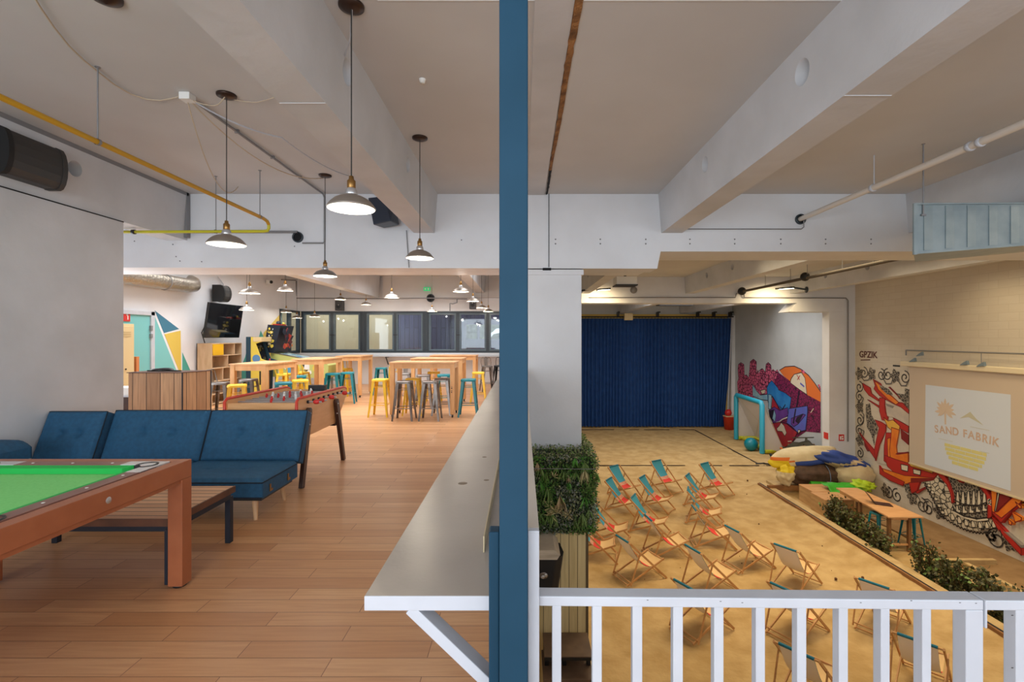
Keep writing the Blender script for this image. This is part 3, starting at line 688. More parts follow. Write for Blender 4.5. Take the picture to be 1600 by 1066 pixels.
obj('body', MB().box(-6.3, -5.76, 7.2, 7.6, 0, .72), M_wenge, t); obj('top', MB().box(-6.3, -5.76, 7.2, 7.6, .72, .74), M_rail, t)
obj('shelf_box', MB().box(-6.25, -5.8, 7.22, 7.5, .74, .86), M_signw, t, .01)

t = thing('locker', 'tall cream metal locker standing in front of the teal door', 'locker', (-7.4, 9.1, 0))
obj('body', MB().box(-7.66, -7.34, 8.72, 9.20, 0, 1.86), M_locker, t, .006)
dd = obj('locker_door', MB().box(-7.34, -7.325, 8.74, 9.18, .03, 1.82), M_locker, t, .003)
b = MB()
for z in (1.70, 1.66, 1.62, .32, .28): b.box(-7.326, -7.318, 8.84, 9.1, z, z + .012)
obj('louvre', b, mat('locker_line', (196, 176, 130), .6), dd); obj('lock', MB().tube([(-7.33, 8.98, 1.02), (-7.31, 8.98, 1.02)], .014, 10), M_black, dd)
t = thing('sign_panel', 'small red evacuation sign at top of teal door', 'sign', (-7.66, 9.40, 1.98))
obj('plate', MB().box(-7.672, -7.655, 9.33, 9.50, 1.92, 2.10), M_signr, t); obj('arrow', MB().box(-7.656, -7.652, 9.43, 9.45, 1.95, 2.06).box(-7.656, -7.652, 9.41, 9.45, 2.03, 2.06), M_signw, t)
o = obj('timber_offcut', MB().box(-7.42, -7.33, 9.24, 9.31, 0, 1.24), mat('striped_orange', (206, 130, 76), .6), base=(-7.38, 9.27, 0)); tag(o, 'narrow orange wooden stand beside the cream locker', 'wooden stand')

t = thing('cube_shelf', 'pale oak cube shelf with one mustard door', 'shelf unit', (-7.5, 12.0, 0))
z = 1.47; ya, yb = 11.44, 12.66
b = MB().box(-7.66, -7.3, ya, ya + .02, 0, z).box(-7.66, -7.3, yb - .02, yb, 0, z).box(-7.66, -7.64, ya, yb, 0, z)
for zz in (z - .02, 1.16, .86, .55, .24, .02): b.box(-7.64, -7.3, ya + .02, yb - .02, zz, zz + .02)
for (yy, za, zb_) in ((11.87, 1.18, 1.45), (12.34, 1.18, 1.45), (12.06, .88, 1.16), (11.86, .57, .86), (12.3, .57, .86), (12.06, .26, .55)): b.box(-7.64, -7.3, yy, yy + .02, za, zb_)
obj('carcass', b, M_oak, t, .002); obj('cupboard_door', MB().box(-7.3, -7.285, ya + .025, 11.865, 1.185, 1.445), M_yeld, t, .003)

t = thing('television', 'large flat black television tilted on the left wall above shelf', 'television', (-7.3, 11.9, 1.6))
c = [Vector((-7.32, 11.20, 1.60)), Vector((-7.32, 12.58, 1.60)), Vector((-7.20, 12.58, 2.42)), Vector((-7.20, 11.20, 2.42))]
n_ = (c[1] - c[0]).cross(c[3] - c[0]).normalized()
if n_.x < 0: n_ = -n_
obj('casing', MB().hexa([p - n_ * .05 for p in c], c), M_black, t, .006)
cc = sum(c, Vector()) / 4
obj('screen', MB().hexa([cc + (p - cc) * .975 + n_ * .0005 for p in c], [cc + (p - cc) * .975 + n_ * .003 for p in c]), M_tv, t)
obj('wall_bracket', MB().box(-7.7, -7.3, 11.8, 12.0, 1.95, 2.05), M_black, t)
def dspeaker(label, x, y0, y1, z0, z1, depth, sgn=1, grp=None):
    t = thing('loudspeaker', label, 'speaker', (x, (y0 + y1) / 2, z0), grp)
    pr = []
    zc = (z0 + z1) / 2; hh = (z1 - z0) / 2
    for k in range(9):
        a = -PI / 2 + PI * k / 8; pr.append((x + sgn * (depth * .62 + depth * .38 * math.cos(a)), zc + hh * math.sin(a)))
    pr = [(x, z0)] + pr + [(x, z1)]
    obj('cabinet', MB().prism(pr, 'y', y0 + .05, y1 - .05), M_spk, t, .006)
    q = [(x + sgn * (p[0] - x) * sgn * 1.03, zc + (p[1] - zc) * 1.03) for p in pr]
    obj('end_cap', MB().prism(q, 'y', y0, y0 + .05), M_grille, t, .004); obj('end_cap', MB().prism(q, 'y', y1 - .05, y1), M_spk, t, .004)
    return t
dspeaker('large black rounded loudspeaker on beam at upper left', -4.89, 4.44, 5.02, 3.12, 3.535, .20)
dspeaker('black rounded loudspeaker mounted above the television', -7.62, 11.95, 12.25, 2.50, 2.90, .30)

# foil duct
b = MB(); pts = [(-7.5, y, 2.77) for y in (6.5, 8, 9, 10, 10.9)] + [(-7.52, 11.1, 2.80), (-7.62, 11.25, 2.86), (-7.72, 11.3, 2.9)]
t = thing('foil_duct', 'round silver foil ventilation duct along top of left wall', 'duct', (-7.5, 9.5, 2.77))
obj('duct_body', MB().tube(pts, .16, 24), M_foil, t)
b = MB()
for y in (7.4, 8.8, 10.2): b.tube([(-7.5 + .165 * math.cos(a * PI / 12), y, 2.77 + .165 * math.sin(a * PI / 12)) for a in range(25)], .008, 6).tube([(-7.5, y, 2.93), (-7.5, y, CE)], .005, 6)
obj('hanger', b, M_pipeg, t)

# arcade + pinball
t = thing('arcade_machine', 'upright arcade machine with yellow and navy sides', 'arcade machine', (-6.75, 12.6, 0))
side = [(-7.02, 0), (-6.62, 0), (-6.60, .85), (-6.46, .92), (-6.48, 1.0), (-6.66, 1.06), (-6.80, 1.45), (-6.65, 1.50), (-6.65, 1.62), (-7.02, 1.62)]
obj('side_panel', MB().prism(side, 'y', 12.40, 12.43), M_arcy, t, .003); obj('side_panel', MB().prism(side, 'y', 12.86, 12.89), M_navyp, t)
obj('back_panel', MB().box(-7.04, -6.92, 12.395, 12.89, 0, 1.625), M_navyp, t)
obj('cabinet', MB().prism([(-6.9, .02), (-6.64, .02), (-6.62, .82), (-6.50, .92), (-6.72, 1.0), (-6.86, 1.45), (-6.86, 1.58), (-6.9, 1.58)], 'y', 12.43, 12.86), M_black, t)
obj('monitor', MB().bar((-6.715, 12.645, 1.03), (-6.84, 12.645, 1.42), .38, .01, up=(1, 0, 0)), M_tv, t)
obj('marquee', MB().box(-6.86, -6.648, 12.395, 12.89, 1.5, 1.62), M_locker, t, .004)
obj('side_print', MB().lathe([(0, 0), (.10, 0)], (-6.78, 12.398, 1.07), 20, axis='y').box(-6.88, -6.64, 12.396, 12.399, .78, .84, 1).box(-6.7, -6.66, 12.396, 12.399, .40, .75, 2), [mat('print_blue', (90, 140, 190), .5), M_redtrim, M_black], t)
obj('joystick', MB().tube([(-6.54, 12.6, .92), (-6.54, 12.6, 1.03)], .008, 6).ball((-6.54, 12.6, 1.04), .02, 8), M_red, t)
def splotch(name, mats, bx, n, parent, axis='y', seed=1, smin=.03, smax=.09):
    b = MB(); r = random.Random(seed); x0, x1, z0, z1, a = bx
    for i in range(n):
        s = r.uniform(smin, smax); x = r.uniform(x0 + s, x1 - s); z = r.uniform(z0 + s, z1 - s); k = r.randint(3, 7); ph = r.uniform(0, 6)
        pts = [(x + s * (0.6 + .4 * r.random()) * math.cos(ph + 2 * PI * q / k), z + s * (0.6 + .4 * r.random()) * math.sin(ph + 2 * PI * q / k)) for q in range(k)]
        e = a + (-.0006 * i if axis == 'y' else .0006 * i)
        P = [(u, e, v) if axis == 'y' else (e, u, v) for u, v in pts]
        P2 = [(u, a, v) if axis == 'y' else (a, u, v) for u, v in pts]
        b.add(P + P2, [tuple(range(k))] + [(q, (q + 1) % k, (q + 1) % k + k, q + k) for q in range(k)], r.randrange(len(mats)))
    return obj(name, b, mats, parent)
t = thing('pinball_machine', 'pinball machine with upright illustrated backbox on left', 'pinball machine', (-6.2, 13.4, 0))
MPg = mat('pin_green', (190, 196, 116), .5); MPb = mat('pin_blue', (84, 160, 200), .5); MPr = mat('pin_red', (170, 54, 40), .5); MPk = mat('pin_dark', (26, 34, 50), .4)
obj('cabinet', MB().prism([(-6.72, .56), (-5.2, .52), (-5.18, .86), (-5.25, .92), (-6.72, 1.20)], 'y', 13.0, 13.6), MPg, t, .004)
splotch('side_art', [MPb, M_arcy, MPk, M_signw, MPg], (-6.7, -5.25, .55, .95, 12.999), 26, t, seed=4, smax=.13)
obj('playfield_glass', MB().hexa([(-6.5, 13.03, 1.165), (-5.28, 13.03, .93), (-5.28, 13.57, .93), (-6.5, 13.57, 1.165)], [(-6.5, 13.03, 1.185), (-5.28, 13.03, .95), (-5.28, 13.57, .95), (-6.5, 13.57, 1.185)]), mat('pin_play', (200, 206, 170), .15, c2=(80, 140, 180), scale=5), t)
obj('side_rail', MB().bar((-6.68, 13.01, 1.205), (-5.2, 13.01, .925), .03, .02), M_gun, t)
for x in (-6.6, -5.3):
    for y in (13.06, 13.54): obj('leg', MB().bar((x, y, .6), (x, y, 0), .05, .05), M_gun, t)
bb = obj('backbox', MB().prism([(-6.88, 1.2), (-6.60, 1.2), (-6.42, 1.93), (-6.76, 1.95)], 'y', 12.92, 13.68), MPk, t, .004)
splotch('side_art', [M_arcy, M_signw, MPk, M_arcy], (-6.78, -6.58, 1.25, 1.9, 12.919), 30, bb, seed=7, smin=.02, smax=.06)
b = splotch('back_glass', [MPr, M_orange, mat('pin_maroon', (90, 30, 36), .4), MPk], (12.95, 13.65, 1.25, 1.9, -6.40), 24, bb, axis='x', seed=9, smax=.14)
obj('topper', MB().ball((-6.64, 13.25, 2.0), .06, 12, amp=.5, nf=4).ball((-6.6, 13.45, 1.99), .04, 10, 1, amp=.4, nf=4).box(-6.66, -6.6, 12.98, 13.6, 1.94, 1.97, 2), [MPb if False else MPk, M_arcy, M_red], bb)

# ================================================================ HIGH TABLES AND STOOLS
def bar_table(x0, x1, y0, y1, label, zt=1.113):
    t = thing('bar_table', label, 'table', ((x0 + x1) / 2, (y0 + y1) / 2, 0), 'pine high tables')
    obj('tabletop', MB().box(x0 - .015, x1 + .015, y0 - .015, y1 + .015, zt - .03, zt), M_pinet, t, .004)
    w = .085
    ap = MB().box(x0 + w, x1 - w, y0 + .01, y0 + .035, zt - .13, zt - .03).box(x0 + w, x1 - w, y1 - .035, y1 - .01, zt - .13, zt - .03)
    ap.box(x0 + .01, x0 + .035, y0 + w, y1 - w, zt - .13, zt - .03).box(x1 - .035, x1 - .01, y0 + w, y1 - w, zt - .13, zt - .03)
    obj('apron', ap, M_pine, t)
    for x in (x0, x1 - w):
        for y in (y0, y1 - w):
            l = obj('leg', MB().box(x, x + w, y, y + w, .06, zt - .03), M_pine, t, .004)
            obj('caster', MB().tube([(x + w / 2 - .015, y + w / 2, .028), (x + w / 2 + .015, y + w / 2, .028)], .028, 12).box(x + w / 2 - .02, x + w / 2 + .02, y + w / 2 - .02, y + w / 2 + .02, .045, .06), M_black, l)
    return t
T1 = bar_table(-2.65, -1.36, 9.73, 10.40, 'pine high table at front right, handwriting on its leg')
obj('handwriting', MB().box(-1.42, -1.405, 9.722, 9.7295, .50, .52).box(-1.42, -1.40, 9.722, 9.7295, .62, .625).box(-1.425, -1.40, 9.722, 9.7295, .54, .545).box(-1.42, -1.40, 9.722, 9.7295, .58, .60), M_black, T1)
bar_table(-2.63, -1.42, 11.5, 12.3, 'pine high table, middle one of the right-hand row')
bar_table(-2.56, -1.29, 13.5, 14.2, 'pine high table at back of the right-hand row')
bar_table(-5.47, -4.80, 9.1, 10.35, 'pine high table nearest the plank bar')
bar_table(-5.27, -4.58, 11.15, 12.4, 'pine high table in the middle of the left-hand row')
bar_table(-4.98, -4.31, 13.0, 14.0, 'pine high table nearest the windows in left-hand row')

def stool_proto(m, h=.76, back=False, name='bar_stool'):
    t = thing(name, 'stool', 'stool', (0, 0, 0))
    s = .15; z = h
    b = MB(); n = 6
    ring = []
    for k in range(4 * n):  # rounded square
        a = 2 * PI * k / (4 * n); c_, s_ = math.cos(a), math.sin(a); e = .38
        ring.append((s * 1.02 * math.copysign(abs(c_) ** e, c_), s * 1.02 * math.copysign(abs(s_) ** e, s_)))
    N = len(ring)
    lv = [(1.0, z - .045), (1.0, z - .012), (.93, z), (.5, z - .008), (.14, z - .010), (.10, z - .02)]
    vs = [(x * k, y * k, zz) for k, zz in lv for x, y in ring]
    b.add(vs, [(i * N + j, i * N + (j + 1) % N, (i + 1) * N + (j + 1) % N, (i + 1) * N + j) for i in range(len(lv) - 1) for j in range(N)], 0, True)
    obj('seat', b, m, t)
    for sx in (-1, 1):
        for sy in (-1, 1):
            tx, ty, bx, by = sx * .135, sy * .135, sx * .205, sy * .205; b = MB()
            for (ux, uy) in ((1, 0), (0, 1)):   # folded L-section leg
                wt, wb, th = .062, .034, .004
                A = [(tx, ty), (tx - sx * ux * wt - (sx * th * uy), ty - sy * uy * wt - (sy * th * ux))]
                B = [(bx, by), (bx - sx * ux * wb - (sx * th * uy), by - sy * uy * wb - (sy * th * ux))]
                def q(P, zz):
                    (ax, ay), (cx, cy) = P; return [(min(ax, cx), min(ay, cy), zz), (max(ax, cx), min(ay, cy), zz), (max(ax, cx), max(ay, cy), zz), (min(ax, cx), max(ay, cy), zz)]
                b.hexa(q(B, .0), q(A, z - .02))
            obj('leg', b, m, t)
    def at_h(zz): return .135 + (.205 - .135) * (1 - zz / (z - .02)) - .012
    b = MB()
    for zz, rr in ((.24, .008), (.60 * h / .76, .006)):
        a = at_h(zz)
        for p, q in (((-a, -a), (a, -a)), ((a, -a), (a, a)), ((a, a), (-a, a)), ((-a, a), (-a, -a))): b.tube([(p[0], p[1], zz), (q[0], q[1], zz)], rr, 6)
    obj('footrest', b, m, t)
    if back:
        b = MB().tube([(-.14, .13, z - .03), (-.155, .17, z + .10), (-.15, .19, z + .20), (-.12, .20, z + .235), (.12, .20, z + .235), (.15, .19, z + .20), (.155, .17, z + .10), (.14, .13, z - .03)], .010, 8)
        b.hexa([(-.05, .150, z), (.05, .150, z), (.05, .156, z), (-.05, .156, z)], [(-.06, .198, z + .225), (.06, .198, z + .225), (.06, .205, z + .225), (-.06, .205, z + .225)])
        obj('backrest', b, m, t)
    return t
PROT = {('y', 0): stool_proto(M_yel), ('t', 0): stool_proto(M_teal), ('g', 0): stool_proto(M_gun), ('g', 1): stool_proto(M_gun, .76, True), ('y', 1): stool_proto(M_yel, .76, True), ('k', 1): stool_proto(M_black, .76, True)}
used = set()
def stool(px, ytop, col, rz, label, back=0, z=.76, loc=None):
    d = F * (H - z) / (ytop - CY) + .0; x = (px - CX) * d / F
    if loc: x, d = loc
    k = (col, back); o = PROT[k]
    if k in used: o = dup(o)
    used.add(k); o.location = (x, d, 0); o.rotation_euler = (0, 0, rz)
    tag(o, label, 'stool', {'y': 'yellow metal stools', 't': 'teal metal stools', 'g': 'bare metal stools', 'k': 'black metal stools'}[col]); return o
stool(0, 0, 'g', 0, 'bare steel bar stool, left of the two standing before front right table', loc=(-2.30, 9.50))
stool(0, 0, 'g', 0, 'bare steel bar stool, right of the two standing before front right table', loc=(-1.79, 9.50))
stool(0, 0, 'g', .05, 'bare steel bar stool tucked under right end of front right table', loc=(-1.67, 10.14))
stool(0, 0, 'y', .05, 'yellow bar stool tucked under front right table between steel stools', loc=(-2.27, 10.14))
stool(0, 0, 'y', 0, 'yellow bar stool standing left of the front right table', loc=(-2.90, 9.95))
stool(0, 0, 't', .03, 'teal bar stool standing right of the front right table', loc=(-1.10, 9.95))
stool(0, 0, 'y', .05, 'yellow bar stool by the far end of the counter ledge', loc=(-1.08, 11.95))
stool(0, 0, 't', .1, 'teal bar stool behind front right table, seen between its legs', loc=(-1.80, 11.2))
stool(0, 0, 'y', .1, 'yellow bar stool under middle right table, only seat top showing', loc=(-2.2, 12.1))
stool(0, 0, 'g', .1, 'bare steel stool between front and middle right tables', loc=(-2.25, 11.1))
stool(0, 0, 'g', .1, 'bare steel stool with back, left behind front right table', 1, loc=(-2.80, 11.6))
stool(0, 0, 'g', .3, 'bare steel high-backed stool near back wall beyond yellow stool', 1, loc=(-1.05, 14.6))
stool(0, 0, 'k', -.2, 'black high-backed stool at back, partly behind the blue column', 1, loc=(-.70, 14.9))
stool(520, 583.0, 't', .12, 'teal bar stool at right side of middle left table, left of pair')
stool(543, 581.5, 't', .2, 'teal bar stool with splayed legs, right of the pair by middle left table')
stool(0, 0, 't', .05, 'teal bar stool beside the left-hand table nearest the windows', loc=(-3.98, 13.75))
stool(0, 0, 'y', .1, 'yellow bar stool half behind teal stool near the windows', loc=(-3.75, 14.3))
stool(540, 575.5, 'y', 2.9, 'yellow high-backed stool under left-hand table nearest windows', 1)
stool(0, 0, 'y', .5, 'yellow stool behind foosball table, right of the low teal stool', loc=(-4.45, 9.75))
stool(0, 0, 't', .5, 'teal stool behind foosball table, lowest of the left group', loc=(-4.52, 9.2))
stool(446, 583.5, 'y', 3.0, 'yellow stool with low back, left under middle left table', 1)
stool(0, 0, 'y', 2.9, 'yellow stool with low back, second behind nearest left table', 1, loc=(-5.45, 12.0))
stool(0, 0, 't', .4, 'teal stool with dark side, between the two left tables', loc=(-4.98, 10.85))
stool(0, 0, 'y', .45, 'yellow stool between plank bar and foosball table', loc=(-5.13, 8.75))
stool(0, 0, 'g', 1.7, 'bare metal stool with open back beside the plank bar', 1, loc=(-5.72, 9.25))
stool(0, 0, 'g', .1, 'bare metal stool behind left leg of nearest left table', loc=(-5.60, 9.95))

# ================================================================ PENDANT LAMPS
def pendant(px, yrim, d=None, w=None, z=None, label='', grp='', lit=1.0, D=.32):
    if d is None: d = F * D / w
    x = (px - CX) * d / F; zr = H - (yrim - CY) * d / F if z is None else z
    t = thing('pendant_lamp', label, 'pendant lamp', (x, d, zr), grp)
    k = D / .30
    rose = obj('ceiling_rose', MB().lathe([(0, CE - .028), (.045, CE - .028), (.078, CE - .016), (.08, CE), (0, CE)], (x, d, 0), 24), M_rose, t)
    obj('cord', MB().tube([(x, d, CE - .02), (x, d, zr + .185)], .0045, 6), M_cord, t)
    obj('socket', MB().lathe([(0, .205), (.014, .20), (.016, .18), (.026, .17), (.026, .125), (.022, .12), (.022, .11)], (x, d, zr), 16), M_brass, t)
    pr = [(.024, .118), (.032, .10), (.036, .085), (.05, .075), (.075 * k, .068), (.105 * k, .052), (.13 * k, .028), (.145 * k, .008), (.15 * k, 0), (.147 * k, -.004)]
    sh = obj('lamp_shade', MB().lathe(pr, (x, d, zr), 36).lathe([(r - .0035, z_ - .003) for r, z_ in pr][::-1], (x, d, zr), 36, 1), [M_shade, M_shadei], t)
    obj('collar', MB().lathe([(.025, .12), (.034, .108), (.040, .085), (.038, .078)], (x, d, zr + .004), 20), M_silver, sh)
    obj('bulb', MB().ball((x, d, zr + .03), .034, 16, sq=(1, 1, 1.1)), M_bulb, t)
    l = bpy.data.lights.new('pendant_glow', 'POINT'); l.energy = 7 * lit; l.color = (1, .93, .8); l.shadow_soft_size = .02
    lo = bpy.data.objects.new('pendant_glow', l); lo.location = (x, d, zr - .035); COL.objects.link(lo)
    return t
PEND = [
 (549, 0, 3.07, None, 2.42, 'largest pendant lamp, hanging nearest the camera at centre', .30), (354, 0, 4.2, None, 2.41, 'pendant lamp hanging left in front of the yellow pipe', .31),
 (656, 0, 5.1, None, 2.44, 'pendant lamp hanging just left of the blue column', .29), (508, 0, 6.28, None, 2.40, 'pendant lamp hanging in front of the cross beam, between two others', .30),
 (390, 458, None, 31, None, 'pendant lamp above the pale television corner, largest of back left', .36), (385.5, 484.5, None, 22, None, 'small pendant lamp just right of the television', .32),
 (445.6, 454, None, 24.4, None, 'white pendant lamp hanging against left wall above the pinball machine', .32), (447, 488, None, 16.5, None, 'pale pendant lamp hanging above the pinball backbox', .32),
 (464, 497, None, 15.4, None, 'small pendant lamp before left corner of dark window frame', .32), (491.6, 495, None, 15.6, None, 'small pendant lamp over the first window pane', .32),
 (532, 468, None, 16.3, None, 'pendant lamp in front of grey wall speaker above windows', .32), (572, 476, None, 15.6, None, 'pendant lamp right of the speaker, above the window mullion', .32),
 (612, 465, None, 23, None, 'pendant lamp with glowing bulb below its rim, back centre', .32), (675, 486.6, None, 15.8, None, 'pendant lamp hanging below the round pipe sleeve over windows', .32),
 (720, 455.6, None, 25.6, None, 'largest pendant lamp of the back right cluster', .32), (739, 470.7, None, 20, None, 'pendant lamp in front of small box speaker, back right', .32),
 (752.5, 481, None, 16.3, None, 'pendant lamp second from the blue column at back', .32), (763, 487, None, 15.4, None, 'pendant lamp closest to the blue column at back', .30)]
for px, yr, d, w, z, lab, D in PEND:
    if w is not None: d = max(F * D / w, 8.3)
    pendant(px, yr, d=d, z=z, label=lab, grp='pendant lamps on cords', D=D, lit=1 if d < 8 else (.6 if px < 470 else 1.2))
o = obj('ceiling_rose', MB().lathe([(0, CE - .05), (.03, CE - .04), (.085, CE - .016), (.088, CE), (0, CE)], (-2.56, 2.99, 0), 24), M_rose, base=(-2.56, 2.99, CE)); tag(o, 'bronze ceiling rose without lamp at top left', 'ceiling fitting')

# ================================================================ PIPES, CABLES, DEVICES (UPPER HALL)
t = thing('gas_pipe', 'yellow pipe along ceiling turning left under cross beam', 'pipe', (-3.29, 5, 3.1))
obj('pipe_run', MB().tube([(-3.29, .5, 3.118), (-3.29, 6.18, 3.118), (-3.29, 6.27, 3.105), (-3.29, 6.31, 3.07)], .021, 12), M_pipey, t)
obj('pipe_branch', MB().tube([(-3.29, 6.31, 3.07), (-3.29, 6.315, 3.02), (-3.31, 6.32, 2.992), (-3.36, 6.32, 2.985), (-5.25, 6.32, 2.975)], .019, 12), M_pipey2, t)
for x, y, z in ((-3.29, 3.77, 3.118), (-3.29, 6.1, 3.118), (-3.98, 6.32, 2.98)): b = MB(); b.tube([(x, y, z), (x, y, CE)], .006, 6).lathe([(.026, -.012), (.026, .012)], (x, y, z), 12, axis='y').lathe([(0, CE - .008), (.02, CE - .004), (.02, CE)], (x, y, 0), 10); obj('hanger', b, M_pipeg, t)
obj('clamp', MB().lathe([(.0, -.02), (.03, -.02), (.03, .02), (0, .02)], (-5.05, 6.32, 2.976), 12, axis='x'), M_black, t)
t = thing('conduit', 'grey conduit along ceiling then down cross beam to round sleeve', 'pipe', (-2.88, 5.5, 3.6))
z = CE - .02
obj('conduit_run', MB().tube([(-2.88, 4.3, z), (-2.88, 7.04, z), (-2.88, 7.08, z - .04), (-2.88, 7.08, 3.0), (-2.90, 7.08, 2.98), (-3.20, 7.08, 2.98)], .012, 8), M_pipeg, t)
obj('conduit_run', MB().tube([(-2.88, 7.085, 2.98), (-2.88, 7.085, 2.63)], .006, 6).tube([(-3.27, 7.07, 3.14), (-4.85, 7.07, 3.14)], .018, 8), M_pipeg, t)
b = MB()
for y in (4.9, 5.6, 6.3): b.box(-2.90, -2.86, y, y + .02, CE - .035, CE)
obj('clip', b, M_pipeg, t)
def sleeve(px, py, r, label, Y=7.1, m=M_hole):
    p = at(px, py, Y); t = thing('pipe_sleeve', label, 'pipe sleeve', p)
    obj('rim', MB().lathe([(r * .8, -.03), (r, -.03), (r, 0)], p, 24, axis='y'), M_dgrey, t)
    obj('hole_shade', MB().lathe([(0, -.012), (r * .85, -.012)], p, 24, axis='y'), m, t)  # flat dark disc painted as the shade inside the open hole
sleeve(466, 371, .078, 'round dark pipe sleeve on cross beam left of second lamp cord')
sleeve(1250, 343, .075, 'round dark pipe sleeve where white pipe enters cross beam')
sleeve(673, 466, .14, 'round grey sleeve in wall above windows', 16.54)
t = thing('junction_box', 'white junction box on ceiling with cables running out', 'electrical box', (-2.9, 4.2, 3.66))
jb = onZ(291, 153, 3.66)
obj('box_body', MB().box(jb.x - .045, jb.x + .045, jb.y - .03, jb.y + .06, 3.64, CE), M_signw, t, .004)
def sag(pts, r, name, label, m=M_cable, sagz=0.0, n=14):
    """cable through given points with an extra droop between each pair"""
    out = []
    for a, c in zip(pts[:-1], pts[1:]):
        a = Vector(a); c = Vector(c)
        for i in range(n):
            u = i / n; p = a.lerp(c, u); p.z -= sagz * 4 * u * (1 - u); out.append(p)
    out.append(Vector(pts[-1])); o = obj(name, MB().tube(out, r, 6), m, base=out[0]); tag(o, label, 'cable'); return o
J = Vector((jb.x, jb.y, 3.68)); J = Vector((jb.x, jb.y, 3.67))
sag([onZ(a, b_, 3.68) for a, b_ in ((48, -14), (62, 10), (84, 42), (108, 72), (132, 95), (153, 112), (178, 132), (204, 147), (228, 155), (250, 157), (268, 154), (284, 150))], .006, 'cable', 'beige cable looping from top left edge to junction box', sagz=0, n=3)
sag([J, at(372, 292, 6.3)], .005, 'cable', 'thin cable drooping from junction box to ceiling plate near pipe', sagz=.35)
sag([J, onZ(507, 278, 3.69)], .006, 'cable', 'cable drooping from junction box to fourth lamp rose', sagz=.22)
sag([J, onZ(440, 215, 3.6), onZ(545, 275, 3.69)], .008, 'cable', 'white cable running beside ceiling conduit', M_rail, sagz=.05)
sag([J, onZ(335, 165, 3.64), onZ(352, 150, 3.68)], .005, 'cable', 'short cable from junction box to second lamp rose', sagz=.02)
sag([onZ(352, 152, 3.69), onZ(400, 160, 3.68), onZ(445, 145, 3.69)], .004, 'cable', 'short cable from second lamp rose toward long beam', sagz=.01)
sag([onZ(550, 8, 3.69), at(548, 60, 3.2), at(537, 92, 3.45), at(533, 108, 3.47)], .006, 'cable', 'pale cable from nearest lamp rose into beam hole', M_rail, sagz=.0)
t = thing('smoke_detector', 'tiny white ceiling sensor left of the blue column', 'sensor', (-.83, 4.2, CE))
p = onZ(660, 124, CE); obj('sensor_body', MB().lathe([(0, -.03), (.02, -.03), (.028, 0)], p, 14), M_signw, t); t.location = t.location
# hanging speaker behind long beam
t = thing('loudspeaker', 'black wedge loudspeaker on cross beam beside nearest lamp', 'speaker', (-1.95, 6.95, 3.3))
b = MB().prism([(-2.12, 3.36), (-1.86, 3.27), (-1.84, 3.20), (-2.00, 3.18), (-2.05, 3.19)], 'y', 6.6, 7.02)
obj('cabinet', MB().hexa([(-2.06, 6.72, 3.16), (-1.80, 6.66, 3.20), (-1.76, 6.98, 3.22), (-2.0, 7.02, 3.18)], [(-2.16, 6.8, 3.56), (-1.90, 6.72, 3.56), (-1.82, 6.99, 3.56), (-2.12, 7.05, 3.56)]), mat('speaker_grey_blue', (44, 52, 66), .4), t, .015)
obj('bracket', MB().box(-2.0, -1.94, 6.95, 7.1, 3.35, 3.42), M_black, t)
def boxspk(px, py, w, h, label, Y=16.7):
    p = at(px, py, Y); t = thing('loudspeaker', label, 'speaker', p)
    obj('cabinet', MB().box(p.x - w / 2, p.x + w / 2, Y - .16, Y + .09, p.z - h / 2, p.z + h / 2), mat('speaker_grey', (66, 66, 68), .5), t, .01)
    obj('driver', MB().lathe([(0, -.162), (w * .3, -.162), (w * .34, -.15)], (p.x, Y, p.z - h * .1), 16, axis='y'), M_black, t); obj('badge', MB().ball((p.x, Y - .165, p.z + .02), .02, 8), M_silver, t)
boxspk(531.5, 478, .24, .34, 'small grey box speaker above windows, left one')
boxspk(739, 475, .22, .36, 'small grey box speaker above windows, behind right lamps', 16.45)
t = thing('exit_sign', 'green illuminated exit sign above the windows', 'sign', at(667.5, 452, 16.5))
p = at(667.5, 452, 16.5); obj('sign_face', MB().box(p.x - .11, p.x + .11, 16.44, 16.5, p.z - .06, p.z + .06), M_signg, t)
obj('pictogram', MB().ball((p.x - .05, 16.435, p.z), .03, 10, sq=(1, .2, 1)).box(p.x + .03, p.x + .07, 16.43, 16.44, p.z - .035, p.z + .035), M_signw, t)
sag([at(440, 437, 15), at(462, 438, 16.4)], .02, 'conduit', 'grey pipe at top of left back corner', M_pipeg, 0)
sag([at(463, 439, 16.5), at(463, 466, 16.6), at(600, 467, 16.5), at(672, 466, 16.5), at(712, 467, 16.5), at(730, 467.5, 16.5)], .02, 'conduit', 'grey horizontal pipe above the dark windows', M_pipeg, 0, 2)
sag([at(714, 467, 16.45), at(714, 473, 16.45), at(707, 475, 16.45), at(703, 474, 16.45), at(703, 486, 16.45)], .02, 'conduit', 'bent grey pipe dropping to window frame', M_pipeg, 0, 2)
sag([at(635, 360, 7.07), at(639, 418, 7.07)], .007, 'conduit', 'thin grey conduit down cross beam right of long beam', M_pipeg, 0, 2)
t = thing('camera_dome', 'small white camera on left wall near lamps', 'sensor', (-7.6, 13.4, 2.8))
p = onX(418, 441, -7.68); obj('camera_body', MB().box(p.x, p.x + .10, p.y - .1, p.y + .1, p.z - .06, p.z + .06), M_signw, t, .01); obj('lens', MB().ball((p.x + .12, p.y - .02, p.z), .05, 12), M_black, t)
sag([onX(348, 472, -7.66), onX(349, 444, -7.66), onX(340, 432, -7.66)], .012, 'cable', 'white cable running up wall above television', M_rail, 0, 2)
sag([onX(320, 536, -7.64), onX(315, 520, -7.62), onX(325, 500, -7.6)], .012, 'cable', 'black cable hanging below left of television', M_black, .0, 2)
t = thing('cable_tray', 'thin metal trim running below the left beam ceiling joint', 'trim', (-4.87, 3, 3.66))
